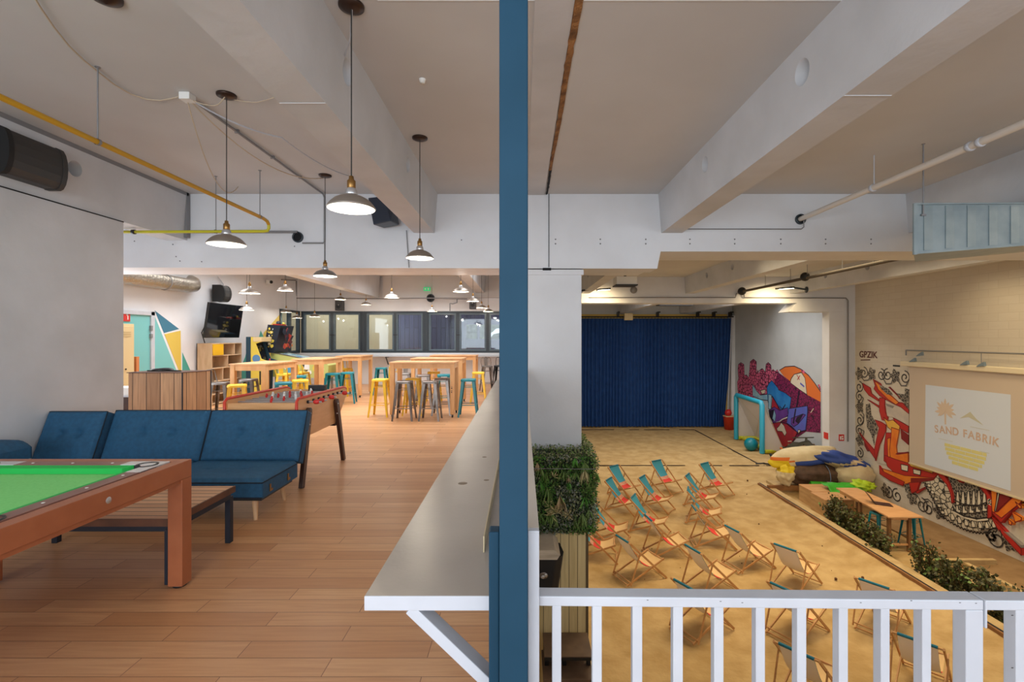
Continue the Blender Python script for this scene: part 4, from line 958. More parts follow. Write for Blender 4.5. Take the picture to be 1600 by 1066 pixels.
obj('strip', MB().box(-4.875, -4.84, -2, 7.06, 3.655, 3.70).box(-4.885, -4.84, 7.02, 7.09, 3.05, 3.70), M_pipeg, t)

# ================================================================ SAND HALL: PIPES, DUCT, FLOODLIGHTS
t = thing('water_pipe', 'white ceiling pipe running from cross beam to upper right', 'pipe', (4.05, 5, 3.33))
obj('pipe_run', MB().tube([(4.05, 1, 3.33), (4.05, 7.1, 3.33)], .034, 16), M_pipew, t)
for y in (5.62, 4.40, 4.30): b = MB(); b.lathe([(.034, -.02), (.044, -.018), (.044, .018), (.034, .02)], (4.05, y, 3.33), 16, axis='y'); obj('coupling', b, M_rail, t)
obj('hanger', MB().tube([(4.05, 5.6, 3.36), (4.05, 5.6, CE)], .006, 6), M_rail, t)
sag([at(1256, 345, 7.06), at(1256, 355, 7.07), at(1252, 358, 7.08), at(1068, 358, 7.08)], .008, 'conduit', 'thin grey conduit along right cross beam to long beam', M_pipeg, 0, 2)
t = thing('ventilation_duct', 'galvanised metal air duct hanging at right under long beam', 'duct', (5.5, 5.2, 2.8))
x0 = 4.245; zt_ = 3.045
b = MB().hexa([(x0, 5.28, 2.52), (7.6, 5.28, 2.78), (7.6, 5.9, 2.78), (x0 + .52, 5.9, 2.52)], [(x0, 5.28, zt_), (7.6, 5.28, zt_ + .02), (7.6, 5.9, zt_ + .02), (x0 + .52, 5.9, zt_)])
obj('duct_body', b, M_zinc, t, .003)
b = MB()
for k in range(11):
    a = x0 + .11 + .235 * k; w_ = .1; zb0 = 2.52 + (a - x0) * .0775; zb1 = 2.52 + (a + w_ - x0) * .0775
    b.hexa([(a, 5.27, zb0 + .02), (a + w_, 5.279, zb1 + .02), (a + w_, 5.281, zb1 + .02), (a, 5.281, zb0 + .02)], [(a, 5.27, zt_ - .012), (a + w_, 5.279, zt_ - .012), (a + w_, 5.281, zt_ - .012), (a, 5.281, zt_ - .012)])
obj('rib', b, M_zinc, t)
obj('flange', MB().box(x0 - .006, x0 + .03, 5.262, 5.285, 2.50, zt_ + .012).bar((x0, 5.27, 2.515), (7.6, 5.27, 2.775), .02, .02).bar((x0, 5.27, zt_ + .005), (7.6, 5.27, zt_ + .025), .02, .015), M_zinc, t)
obj('hanger', MB().tube([(4.345, 5.27, 2.93), (4.345, 5.27, CE)], .008, 6).box(4.32, 4.37, 5.26, 5.275, 2.92, 2.94).lathe([(0, CE - .01), (.02, CE)], (4.345, 5.27, 0), 10), M_pipeg, t)
def flood(px, py, Y, label, dx=1):
    p = at(px, py, Y); t = thing('floodlight', label, 'floodlight', p)
    obj('arm', MB().tube([(p.x + .75 * dx, Y + .05, p.z - .05), (p.x + .2 * dx, Y, p.z + .02)], .03, 8).lathe([(0, 0), (.1, 0), (.1, .02)], (p.x + .75 * dx, Y + .1, p.z - .05), 12, axis='x'), M_dgrey, t)
    obj('head', MB().hexa([(p.x - .18, Y - .2, p.z - .05), (p.x + .22, Y - .2, p.z - .03), (p.x + .22, Y + .25, p.z - .01), (p.x - .18, Y + .25, p.z - .03)], [(p.x - .18, Y - .2, p.z + .0), (p.x + .22, Y - .2, p.z + .03), (p.x + .22, Y + .25, p.z + .05), (p.x - .18, Y + .25, p.z + .02)]), M_dgrey, t, .01)
    obj('lens', MB().hexa([(p.x - .15, Y - .205, p.z - .06), (p.x + .19, Y - .205, p.z - .045), (p.x + .19, Y + .1, p.z - .02), (p.x - .15, Y + .1, p.z - .045)], [(p.x - .15, Y - .203, p.z - .05), (p.x + .19, Y - .203, p.z - .03), (p.x + .19, Y + .1, p.z - .015), (p.x - .15, Y + .1, p.z - .04)]), mat('flood_lens', (255, 238, 200), .4, emit=14), t)
    l = bpy.data.lights.new('flood_glow', 'SPOT'); l.energy = 210; l.color = (1, .76, .42); l.shadow_soft_size = .12; l.spot_size = 2.4; l.spot_blend = .9
    lo = bpy.data.objects.new('flood_glow', l); lo.location = (p.x, Y + .1, p.z - .07); lo.rotation_euler = (math.radians(48), 0, 0); COL.objects.link(lo)
flood(942, 452, 15.7, 'small floodlight on left under cross beam above curtain', -1)
flood(1226, 450, 15.7, 'small floodlight on arm at right of far cross beam')
t = thing('sprinkler_pipe', 'dark pipe crossing right hall ceiling on thin hangers', 'pipe', (7.5, 12, 3.19))
obj('pipe_run', MB().tube([(7.5, 8.0, 3.18), (7.5, 16.6, 3.18)], .04, 12), mat('pipe_dull', (92, 84, 74), .8), t)
for y in (9, 10.4, 11.4, 12.8, 13.6, 15): obj('hanger', MB().tube([(7.5, y, 3.2), (7.5, y, CE)], .008, 5), M_pipeg, t)
obj('joint_box', MB().ball((7.5, 16.6, 3.19), .14, 12).ball((7.5, 12.9, 3.22), .12, 12), M_black, t)
sag([at(920, 465, 16.75), at(1149, 465, 16.75), at(1151, 458, 16.7)], .018, 'conduit', 'thin dark conduit along face of far cross beam', M_pipeg, 0, 2)
sag([at(1162, 458, 16.7), at(1163, 465, 16.75), at(1322, 466, 16.75), at(1325, 470, 16.75), at(1325, 690, 16.75)], .022, 'conduit', 'grey conduit along far beam and down the pillar', M_pipeg, 0, 2)
t = thing('projector', 'white box projector hanging from ceiling near far cross beam', 'projector', at(977, 440, 13.5)); p = at(977, 440, 13.5)
obj('projector_body', MB().box(p.x - .28, p.x + .28, 13.3, 13.8, p.z - .1, p.z + .12), M_signw, t, .01); obj('vent_edge', MB().box(p.x - .3, p.x + .3, 13.28, 13.8, p.z - .13, p.z - .1), M_black, t); obj('mount', MB().box(p.x - .03, p.x + .03, 13.5, 13.56, p.z + .12, CE), M_black, t)
t = thing('ball_sleeve', 'small dark round opening in far hall beam face', 'pipe sleeve', at(991, 453, 16.7)); p = at(991, 453, 16.7)
obj('rim', MB().lathe([(0, .02), (.11, .02), (.12, .1)], p, 16, axis='y'), M_pipeg, t)
o = obj('ceiling_vent', MB().box(3.6, 5.1, 20.9, 21.3, 3.02, 3.06), M_black, base=(4.3, 21, 3.05)); p = at(1055, 477, 21); o.data.transform(Matrix.Translation((p.x - 4.35, 0, p.z - 3.04))); tag(o, 'black slot vent above curtain behind far cross beam', 'vent')

# ================================================================ CURTAIN
YC = 28.2; zt_ = 2.72; zb = SZ + .06
g = MB(); x0, x1 = 1.2, 12.15; nxx = 620; nz = 14; vs = []; rr = random.Random(3)
ph = 0.0; phs = []; amp = []
for i in range(nxx + 1):
    ph += (x1 - x0) / nxx * 2 * PI / (.20 + .09 * noise.noise(Vector((i * .02, 0, 0)))); phs.append(ph); amp.append(.085 + .04 * noise.noise(Vector((i * .015, 4, 0))))
for k in range(nz + 1):
    v = k / nz
    for i in range(nxx + 1):
        u = i / nxx; x = x0 + (x1 - x0) * u; x -= .55 * max(0, (u - .9) / .1) ** 1.2 * (1 - v) ** 1.3 * .9
        y = YC + amp[i] * math.sin(phs[i] + .9 * math.sin(2.2 * v + i * .006)) * (1.15 - .35 * v) + .05 * noise.noise(Vector((x * 1.1, v * 2, 1)))
        vs.append((x, y, zb + (zt_ - zb) * v + (.03 * noise.noise(Vector((x, 0, 9))) if k == 0 else 0)))
g.add(vs, [(k * (nxx + 1) + i, k * (nxx + 1) + i + 1, (k + 1) * (nxx + 1) + i + 1, (k + 1) * (nxx + 1) + i) for k in range(nz) for i in range(nxx)], 0, True)
t = thing('stage_curtain', 'wide navy pleated curtain hanging at the far end of sand hall', 'curtain', (6.7, YC, SZ))
obj('cloth', g, M_curtain, t)
b = MB()
for i in range(0, 60): x = x0 + .09 + (x1 - x0 - .15) * i / 59; b.tube([(x, YC, zt_ - .01), (x, YC, zt_ + .09)], .012, 5)
obj('curtain_hook', b, M_black, t)
t = thing('curtain_rail', 'black curtain rail on wall brackets above navy curtain', 'curtain rail', (6.7, YC, 2.8))
obj('rail', MB().tube([(1, YC, 2.82), (12.25, YC, 2.82)], .035, 8), M_black, t)
b = MB()
for px in (966, 1028, 1091, 1116, 1142): x = (px - CX) * YC / F; b.box(x - .05, x + .05, YC - .06, 28.44, 2.86, 3.1).box(x - .05, x + .12, YC - .1, YC, 3.05, 3.12)
obj('bracket', b, M_black, t)
o = obj('yellow_padding', MB().box(.6, 12.0, 28.45, 28.59, SZ, 2.98), mat('padding_yellow', (226, 190, 96), .7), base=(6, 28.5, SZ)); tag(o, 'yellow padded wall panel showing above and below the curtain', 'wall panel')
p = at(982.5, 495, 27.9); o = obj('sensor_box', MB().box(p.x - .24, p.x + .24, 27.9, 28.1, p.z - .2, p.z + .2), M_locker, base=p, bevel=.01); tag(o, 'small beige box fixed on curtain rail', 'box')
p = at(1139.5, 660, 27.6)
t = thing('bin', 'orange red bin standing at right end of the curtain', 'bin', (p.x, 27.6, SZ))
obj('bin_body', MB().lathe([(0, 0), (.26, 0), (.32, .72), (.34, .74), (.3, .74)], (p.x, 27.6, SZ), 20), M_redtrim, t); obj('lid', MB().box(p.x - .3, p.x + .3, 27.35, 27.8, SZ + .74, SZ + .78), M_locker, t); obj('bag', MB().ball((p.x - .05, 27.6, SZ + .95), .2, 12, amp=.3), M_red, t)
t = thing('corner_pole', 'white pole with black top standing right of the curtain', 'pole', (12.05, 28.0, SZ)); obj('pole_body', MB().tube([(11.75, 27.9, SZ), (12.1, 28.1, 2.7)], .03, 8), M_rail, t)

# ================================================================ LIVING WALL AT THE COLUMN
def leaf_mesh(b, p, d, n, L, w, mi):
    d = d.normalized(); s = d.cross(n)
    if s.length < 1e-3: s = d.orthogonal()
    s = s.normalized(); q = s.cross(d) * (L * .12)
    b.v += [tuple(p), tuple(p + d * L * .5 + s * w + q), tuple(p + d * L), tuple(p + d * L * .5 - s * w + q)]
    k = len(b.v) - 4; b.f += [(k, k + 1, k + 2, k + 3)]; b.m.append(mi); b.s.append(False)
def rdir(r): 
    while True:
        v = Vector((r.uniform(-1, 1), r.uniform(-1, 1), r.uniform(-1, 1)))
        if .1 < v.length < 1: return v.normalized()
t = thing('living_wall', 'leafy artificial green wall panel wrapped around the white column base', 'plant wall', (.48, 6.6, -1))
hx0, hx1, hy0, hy1, hz0, hz1 = .05, .99, 6.50, 8.05, -1.02, .0
obj('backing', MB().box(hx0 + .02, hx1 - .04, hy0 + .04, hy1, hz0 + .02, hz1 - .03), mat('backing_dark', (32, 38, 28), .9), t)
r = random.Random(8); b = MB()
faces = [('f', 6200), ('r', 3000), ('t', 1700)]
for k, cnt in faces:
    for i in range(cnt):
        if k == 'f': p = Vector((r.uniform(hx0, hx1), hy0 + r.uniform(-.01, .05), r.uniform(hz0, hz1 + .02))); n = Vector((0, -1, 0))
        elif k == 'r': p = Vector((hx1 - r.uniform(-.03, .05), r.uniform(hy0, hy1), r.uniform(hz0, hz1 + .02))); n = Vector((1, 0, 0))
        else: p = Vector((r.uniform(hx0, hx1), r.uniform(hy0, hy1), hz1 + r.uniform(-.04, .04))); n = Vector((0, 0, 1))
        if k == 'f': # bulging outline
            p.y -= .05 * noise.noise(p * 4)
        d = (n * .8 + rdir(r)); L = r.uniform(.025, .05); pat = noise.noise(p * 3.5)
        if k == 't' or (k == 'r' and r.random() < .5): mi = r.choice([0, 1, 1, 3, 3])
        else: mi = r.choice([0, 0, 4, 4, 3]) if pat < .05 else r.choice([0, 1, 1, 2])
        leaf_mesh(b, p, d, rdir(r), L, L * .28, mi)
obj('foliage', b, [M_leafA, M_leafB, M_leafC, M_leafD, M_leafE], t)
b = MB()
for i in range(46):  # ferns and grass tufts
    side = i % 4 == 3
    p = Vector((hx1, r.uniform(hy0, hy1), r.uniform(hz0 + .1, hz1))) if side else Vector((r.uniform(hx0 + .05, hx1 - .02), hy0, r.uniform(hz0 + .18, hz1 - .05)))
    mi = r.choice([1, 1, 2, 0]); nb = r.randint(9, 16); base = r.uniform(.10, .20)
    for j in range(nb):
        d = Vector((r.uniform(-.6, .6), -.35 + r.uniform(-.2, .1), -1 if mi != 2 else r.uniform(-.2, .8)))
        if side: d = Vector((.5, d.x, d.z))
        leaf_mesh(b, p, d, rdir(r), base * r.uniform(.7, 1.1), .007, mi)
for (fx, fz, mi, L) in ((.50, -.62, 3, .26), (.20, -.18, 3, .14), (.83, -.27, 2, .20), (.33, -.5, 1, .26), (-.0, -.5, 2, .26), (.40, -.85, 1, .22), (.80, -.85, 1, .24), (.62, -.35, 3, .1), (.70, -.12, 0, .13), (.05, -.66, 0, .2)):
    for j in range(22):
        leaf_mesh(b, Vector((fx, hy0 - .02, fz + .12)), Vector((r.uniform(-.45, .45), -.25, -1)), rdir(r), L * r.uniform(.7, 1.1), .007, mi)
obj('grass_tuft', b, [M_leafC, M_leafB, mat('leaf_straw', (196, 184, 136), .6), mat('leaf_tan', (176, 150, 112), .6)], t)
obj('wire', MB().tube([(hx0, 6.44, -.13), (.98, 6.44, -.14)], .004, 5), M_pipeg, t)
t = thing('timber_cladding', 'vertical timber plank cladding below the green wall', 'cladding', (.4, 7, SZ))
obj('planks', MB().box(.02, .885, 6.55, 7.1, SZ, -1.03), M_timber, t, .004); obj('corner_batten', MB().box(.862, .89, 6.54, 6.56, SZ, -1.0), mat('batten_dark', (96, 80, 56), .8), t)
t = thing('loudspeaker', 'black rounded loudspeaker on timber cladding beside white parapet', 'speaker', (.4, 6.1, -1.4))
b = MB().prism([(.10, 6.02), (.42, 6.02), (.50, 6.10), (.53, 6.22), (.50, 6.50), (.10, 6.50)], 'z', -1.60, -1.14)
for i in range(len(b.v)):
    x, y, z = b.v[i]
    if z < -1.5: b.v[i] = (x - .07, y + .06, z - .02 - .16 * (x - .1))
obj('cabinet', b, mat('speaker_black', (24, 24, 26), .7), t, .015); obj('emblem', MB().ball((.265, 6.02, -1.345), .055, 16, sq=(1, .12, .75)).ball((.255, 6.012, -1.36), .022, 10, 1, sq=(1, .2, 1)).ball((.29, 6.014, -1.34), .02, 10, 1, sq=(1, .2, 1)), [M_gun, M_silver], t)
o = obj('plank_shelf', MB().prism([(.08, -1.14), (.43, -1.14), (.47, -1.08), (.40, -1.02), (.08, -1.02)], 'y', 6.0, 6.52), mat('weathered_grey_wood', (200, 186, 166), .8, c2=(172, 158, 138), scale=3, stretch=(1, 1, 8)), base=(.3, 6.2, -1.1)); tag(o, 'weathered grey wood piece above the black speaker on timber', 'shelf')
t = thing('low_table', 'brown wooden side table with lower shelf by timber cladding', 'table', (.55, 6.1, SZ))
M_bt = mat('brown_board', (112, 88, 68), .6, c2=(96, 74, 58), scale=6)
obj('top', MB().box(.27, .86, 5.93, 6.42, -2.33, -2.29), M_bt, t, .003); obj('top_edge', MB().box(.27, .86, 5.925, 5.93, -2.335, -2.30), M_black, t)
obj('shelf', MB().box(.25, .86, 5.80, 6.36, -2.52, -2.48), M_bt, t, .003)
for x in (.5, .8): obj('leg', MB().box(x, x + .05, 6.05, 6.10, SZ, -2.33), M_black, t)
obj('leg', MB().box(.28, .33, 6.05, 6.10, SZ, -2.33), M_black, t)

# ================================================================ DECKCHAIRS
def deckchair():
    t = thing('deckchair', 'deckchair', 'deckchair', (0, 0, 0)); w = .29; wi = .26
    TP = (-.44, .90); FT = (.52, .0); SB = (.44, .40); RF = (-.50, .02)
    for s in (-1, 1):
        obj('long_rail', MB().bar((TP[0], s * w, TP[1]), (FT[0], s * w, FT[1]), .024, .042), M_dcw, t, .004)
        obj('seat_rail', MB().bar((RF[0], s * wi, RF[1]), (SB[0] + .03, s * wi, SB[1] + .02), .022, .038), M_dcw, t, .004)
        obj('prop', MB().bar((-.20, s * (w + .025), .68), (-.44, s * (w + .025), .03), .02, .034), M_dcw, t, .004)
    obj('crossbar', MB().tube([(TP[0] + .01, -w, TP[1] - .01), (TP[0] + .01, w, TP[1] - .01)], .016, 8), M_dcw, t)
    obj('crossbar', MB().tube([(SB[0], -w + .02, SB[1]), (SB[0], w - .02, SB[1])], .016, 8), M_dcw, t)
    obj('crossbar', MB().tube([(FT[0] - .03, -w, .03), (FT[0] - .03, w, .03)], .013, 8), M_dcw, t)
    obj('crossbar', MB().tube([(-.42, -w - .02, .08), (-.42, w + .02, .08)], .013, 8).tube([(RF[0] + .02, -wi, .04), (RF[0] + .02, wi, .04)], .013, 8), M_dcw, t)
    path = [(-.435, .905), (-.36, .77), (-.28, .645), (-.20, .53), (-.12, .435), (-.04, .36), (.04, .315), (.12, .295), (.20, .30), (.28, .325), (.36, .36), (.44, .41)]
    front = [1, 1, 1, 1, 3, 4, 4, 5, 5, 5, 5]; ww = .225
    g = MB(); nn = 5
    for side in (0, 1):
        vs = []
        for i, (x, z) in enumerate(path):
            for k in range(nn):
                y = -ww + 2 * ww * k / (nn - 1); dz = -.02 * (1 - (y / ww) ** 2); vs.append((x + (.0025 if side == 0 else -.0025), y, z + dz + (.0025 if side == 0 else -.0025)))
        base = len(g.v); g.v += vs
        for i in range(len(path) - 1):
            for k in range(nn - 1):
                a = base + i * nn + k; q = (a, a + 1, a + nn + 1, a + nn)
                g.f.append(q if side == 0 else q[::-1]); g.s.append(True)
                if side == 1: mi = 2 if i < 7 else 5
                else: mi = front[i]
                g.m.append(mi)
    obj('canvas', g, [M_cvt, M_cvb, M_cvw, M_cvp, M_cvr, M_cvc], t)
    obj('canvas_hem', MB().tube([(-.43, -ww, .895), (-.43, ww, .895)], .022, 10), M_cvt, t)
    return t
DC = [(975, 776, 'deckchair in far row, left end beside the green wall', -50), (1040, 766, 'deckchair furthest from camera, centre of far row', -59), (1118, 771, 'deckchair at far right of the far row', -55),
 (972, 800, 'deckchair second row, left, with red seat showing', -33), (1024, 796, 'deckchair in second row behind the furthest chair', -36), (1096, 792, 'deckchair second row, right', -34),
 (1014, 833, 'deckchair third row, left of centre', -28), (1100, 818, 'deckchair third row, right, close to next one behind', -22), (952, 845, 'deckchair beside lower right corner of green wall', -15),
 (930, 872, 'deckchair half hidden behind the timber cladding', -10), (1040, 868, 'deckchair in the middle of the group', 8), (1112, 852, 'deckchair right of the middle one, pale back showing', -5),
 (998, 903, 'deckchair with dark top hem, left and near', 24), (1108, 922, 'deckchair just above railing, white back, centre left', 22), (1168, 886, 'deckchair with red seat at right edge of the group', 18),
 (1243, 916, 'white-backed deckchair just above railing, teal top hem', 35), (1095, 985, 'deckchair seen through first railing gaps at centre left', 30), (1245, 990, 'deckchair seen behind railing below the white-backed one', 32),
 (1378, 980, 'deckchair behind railing with only its top above rail', 38), (1262, 1098, 'deckchair at bottom, white back between two balusters', 41), (1440, 1078, 'deckchair at bottom right beside the thick railing post', 44)]
proto = deckchair()
target = Vector((11.4, 12.2, SZ))
for i, (px, py, lab, rz) in enumerate(DC):
    o = proto if i == 0 else dup(proto)
    p = onZ(px, py, SZ); v = target - p; a = math.atan2(v.y, v.x)
    o.location = (p.x, p.y, SZ + .02); o.rotation_euler = (0, 0, math.radians(rz)); tag(o, lab, 'deckchair', 'beach deckchairs on the sand')

# ================================================================ COURT LINES, GOAL, BALL
def strip(name, label, pts, w=.05):
    b = MB()
    for a, c in zip(pts[:-1], pts[1:]):
        a = Vector(a); c = Vector(c); n = 30
        for i in range(n):
            if noise.noise(a.lerp(c, i / n) * 1.3) < -.22: continue
            p, q = a.lerp(c, i / n), a.lerp(c, (i + 1) / n); b.bar((p.x, p.y, SZ + .022), (q.x, q.y, SZ + .022), w, .02)
    o = obj(name, b, mat('strap_black', (50, 34, 30), .8), base=pts[0]); tag(o, label, 'court line')
strip('court_line', 'dark strap line crossing sand behind deckchairs', [(1.2, 19.72, SZ), (10.2, 19.72, SZ)])
strip('court_line', 'dark strap line running diagonally from curtain to bags', [(9.7, 27.3, SZ), (9.7, 19.8, SZ)])
strip('court_line', 'dark strap line across the sand near curtain', [(1.2, 27.4, SZ), (9.7, 27.4, SZ)])
o = obj('strap', MB().tube([(9.55, 19.9, SZ + .05), (9.7, 19.8, SZ + .08), (9.8, 19.7, SZ + .12), (9.85, 19.9, SZ + .06), (10.2, 19.7, SZ + .05), (10.6, 19.6, SZ + .05)], .03, 6), M_black, base=(9.7, 19.8, SZ)); tag(o, 'crumpled dark strap lying on sand at the line corner', 'strap')
A = onZ(1152, 687, SZ); B_ = onZ(1193, 709, SZ)
gA = Vector((10.95, 24.9, SZ)); gB = Vector((10.75, 21.8, SZ)); hg = 2.28; back = Vector((1.0, 0, 0))
t = thing('beach_goal', 'inflatable goal with blue posts, yellow base and white net', 'goal', (10.85, 23.3, SZ))
r_ = .11
obj('goal_frame', MB().tube([gA + Vector((0, 0, .02)), gA + Vector((0, 0, hg - .1)), gA + Vector((0, -.1, hg)), gB + Vector((0, .1, hg)), gB + Vector((0, 0, hg - .1)), gB + Vector((0, 0, .02))], r_, 14), M_goal, t)
obj('base_tube', MB().tube([gA + Vector((.1, -.1, .1)), gA + back + Vector((0, -.1, .1)), gB + back + Vector((0, .1, .1)), gB + Vector((.1, .0, .1))], .09, 10).tube([gA + Vector((.25, -.3, .12)), gB + Vector((.25, .3, .12))], .09, 10), M_goaly, t)
tA, tB = gA + Vector((0, 0, hg)), gB + Vector((0, 0, hg)); bA, bB = gA + back + Vector((0, 0, .1)), gB + back + Vector((0, 0, .1))
n = MB().poly([tA, tB, bB, bA]); n.poly([tA, bA, gA + Vector((0, 0, .1))]); n.poly([tB, gB + Vector((0, 0, .1)), bB])
o = obj('net', n, M_net, t); md = o.modifiers.new('s', 'SOLIDIFY'); md.thickness = .006
obj('guy_rope', MB().tube([gB + Vector((.05, -.02, hg)), gB + Vector((.9, -.3, .02))], .012, 5).tube([tA, bB], .014, 5).tube([tB, bA], .014, 5), mat('rope_tan', (190, 176, 140), .8), t)
p = onZ(1173.5, 704.5, SZ)
o = obj('ball', MB().ball((p.x, p.y, SZ + .30), .30, 28), M_ball, base=(p.x, p.y, SZ)); tag(o, 'large teal ball lying on sand in front of the goal', 'ball')

# ================================================================ STAGE, BAGS, CRATES, KERB
t = thing('sand_kerb', 'long timber kerb edging the sand pit toward lower right', 'kerb', (8.2, 12, SZ))
obj('kerb_board', MB().box(8.08, 8.14, 7.2, 16.7, SZ - .05, -3.38), M_kerbs, t); obj('kerb_cap', MB().box(8.14, 8.40, 7.2, 16.7, SZ - .05, -3.385), M_kerbt, t, .01); obj('edge_strip', MB().box(8.13, 8.16, 7.2, 16.7, -3.385, -3.372), M_steel_dark, t)
for (x0, x1, y0, y1, lab) in ((9.35, 10.75, 11.02, 11.12, 'short pale timber board lying behind the lower shrub row'), (9.9, 10.0, 7.0, 10.9, 'timber edging board between sand strip and dark earth, lower right')):
    o = obj('timber_edging', MB().box(x0, x1, y0, y1, SZ - .02, SZ + .16), M_kerbt, base=((x0 + x1) / 2, (y0 + y1) / 2, SZ)); tag(o, lab, 'board')
t = thing('stage', 'low platform carrying the piled bags in right corner', 'platform', (9.9, 16.2, SZ))
obj('stage_body', MB().box(8.42, 11.48, 16.2, 16.78, SZ - .05, -3.36), M_kerbt, t); obj('stage_edge', MB().box(8.15, 11.49, 16.12, 16.2, -3.46, -3.30), M_kerbs, t); obj('stage_top', MB().box(8.42, 11.48, 16.2, 16.78, -3.36, -3.32), M_kerbt, t)
ZS = -3.32
DY, DZ = .28, -.15
def blob(name, label, cat, c, sz, m, amp=.25, nf=1.6, seed=0, rot=0, m2=None, cut=None, tilt=0):
    c = (c[0], c[1] + DY, c[2] + DZ); sz = (sz[0], sz[1] * .9, sz[2] * 1.12)
    b = MB(); b.ball((0, 0, 0), 1.0, 40, 0, (sz[0], sz[1], sz[2]), amp, nf, seed)
    R = Matrix.Rotation(rot, 4, 'Z') @ Matrix.Rotation(tilt, 4, 'Y'); zmin = ZS - c[2]
    if cut is not None:
        for i, f in enumerate(b.f):
            m_ = sum((Vector(b.v[k]) for k in f), Vector()) / 4
            b.m[i] = cut(m_)
    b.v = [tuple(R @ Vector(v) + Vector(c)) for v in b.v]
    b.v = [(x, y, max(z, ZS + .002)) for x, y, z in b.v]
    o = obj(name, b, m, base=c); tag(o, label, cat); return o
blob('rolled_tarp', 'dark brown rolled tarpaulin tied with cord under the bags', 'tarp', (9.75, 15.95, -2.80), (1.02, .36, .34), M_bag_k, .22, 2.2, 2)
o = bpy.data.objects['rolled_tarp']
obj('tie_cord', MB().lathe([(.39, -.012), (.40, 0), (.39, .012)], (10.05, 15.95 + DY, -2.84 + DZ), 20, axis='x'), mat('cord_blue', (110, 130, 160), .7), o)
blob('fabric_bag', 'cream canvas bag bulging beside the graffiti wall', 'bag', (10.92, 15.75, -2.76), (.62, .46, .38), M_bag_w, .12, 3, 5)
blob('fabric_bag', 'long cream and blue folded canvas on top of bag pile', 'bag', (9.55, 16.2, -2.30), (1.2, .5, .30), [M_bag_w, M_bag_b, M_orange, M_yelc], .22, 2.0, 9,
     cut=lambda p: 3 if (p.x < -.72 and p.z < .05) else (2 if (p.x < -.62 and p.z < .16) else (1 if (p.z < -.02 and p.x > -.5) or (p.z < .12 and p.x > .55) else 0)), tilt=-.12)
blob('fabric_bag', 'dark blue canvas with white edges draped over pile at right', 'bag', (10.6, 15.95, -2.34), (.88, .52, .24), [M_bag_b, M_bag_w], .3, 2.2, 12, cut=lambda p: 1 if abs(p.z - .35 * p.x) < .05 or p.z < -.15 else 0, tilt=.22)
blob('cloth_heap', 'pale cloth end hanging at left of the bag pile', 'cloth', (8.8, 15.95, -2.80), (.28, .3, .30), [M_bag_w, M_yelc], .35, 3, 21, cut=lambda p: 1 if p.z > .1 else 0)
o = obj('green_tube', MB().tube([(9.45, 15.98, -3.20), (9.95, 15.93, -3.22), (10.3, 15.88, -3.23)], .10, 14), [M_green], base=(9.8, 15.3, -3.1)); tag(o, 'bright green rolled tube lying at foot of the bags', 'roll')
obj('white_label', MB().tube([(9.98, 15.925, -3.22), (10.15, 15.90, -3.223)], .103, 14), M_signw, o)
b = MB(); vs = []
for j in range(13):
    for i in range(15):
        u, v = i / 14, j / 12; p = Vector((9.35 + 1.0 * u, 14.55 + .7 * v, -3.03 + .10 * noise.noise(Vector((u * 3, v * 3, 2))) - .32 * max(0, .45 - v) * (1.2 - u) + .10 * v)); vs.append(p)
b.add(vs, [(j * 15 + i, j * 15 + i + 1, (j + 1) * 15 + i + 1, (j + 1) * 15 + i) for j in range(12) for i in range(14)], 0, True)
o = obj('green_sheet', b, M_green, base=(9.8, 14.9, -3.1)); md = o.modifiers.new('s', 'SOLIDIFY'); md.thickness = .015; tag(o, 'crumpled bright green sheet hanging over wooden crate', 'cloth')
ZSo = ZS; ZS = -3.15; DY = 0; DZ = 0
blob('lime_cloth', 'crumpled lime yellow cloth right of the green sheet', 'cloth', (10.55, 15.1, -3.0), (.34, .25, .15), M_lime, .5, 3.5, 31); ZS = ZSo
o = bpy.data.objects['lime_cloth']
def crate(label, x0, x1, y0, y1, z1, plank=True):
    t = thing('wooden_crate', label, 'crate', ((x0 + x1) / 2, (y0 + y1) / 2, SZ))
    obj('panel', MB().box(x0, x1, y0, y1, SZ, z1 - .03), M_ply, t, .004); obj('lid', MB().box(x0 - .01, x1 + .01, y0 - .01, y1 + .01, z1 - .03, z1), M_pinet, t, .004)
    for x in (x0, (x0 + x1) / 2 - .03, x1 - .06): obj('batten', MB().box(x, x + .06, y0 - .018, y0, SZ, z1 - .035), M_ply, t)
crate('plywood crate in front of platform under green sheet', 8.75, 9.62, 14.05, 14.75, SZ + .52)
crate('plywood crate behind the first, with raised lid end', 8.85, 9.70, 14.80, 15.55, SZ + .52)
t = thing('work_table', 'long pine table with laptop beside the graffiti wall', 'table', (9.2, 12.6, SZ)); zt_ = -2.70
obj('tabletop', MB().hexa([(8.80, 11.68, zt_ - .035), (9.64, 11.68, zt_ - .035), (9.60, 13.95, zt_ - .035), (9.0, 13.95, zt_ - .035)], [(8.80, 11.68, zt_), (9.64, 11.68, zt_), (9.60, 13.95, zt_), (9.0, 13.95, zt_)]), M_pinet, t, .004)
for x, y in ((8.95, 12.9), (9.36, 11.78), (9.0, 11.95), (9.45, 13.7)): obj('leg', MB().box(x, x + .07, y, y + .07, SZ - .0, zt_ - .035), M_kerbs, t, .003)
obj('apron', MB().box(8.98, 9.43, 11.80, 11.84, zt_ - .12, zt_ - .035).box(9.01, 9.06, 11.9, 13.8, zt_ - .12, zt_ - .035).box(8.9, 9.45, 11.80, 11.83, SZ + .16, SZ + .2), M_pine, t)
t = thing('laptop', 'open dark laptop on the long pine table', 'laptop', (9.2, 12.7, zt_))
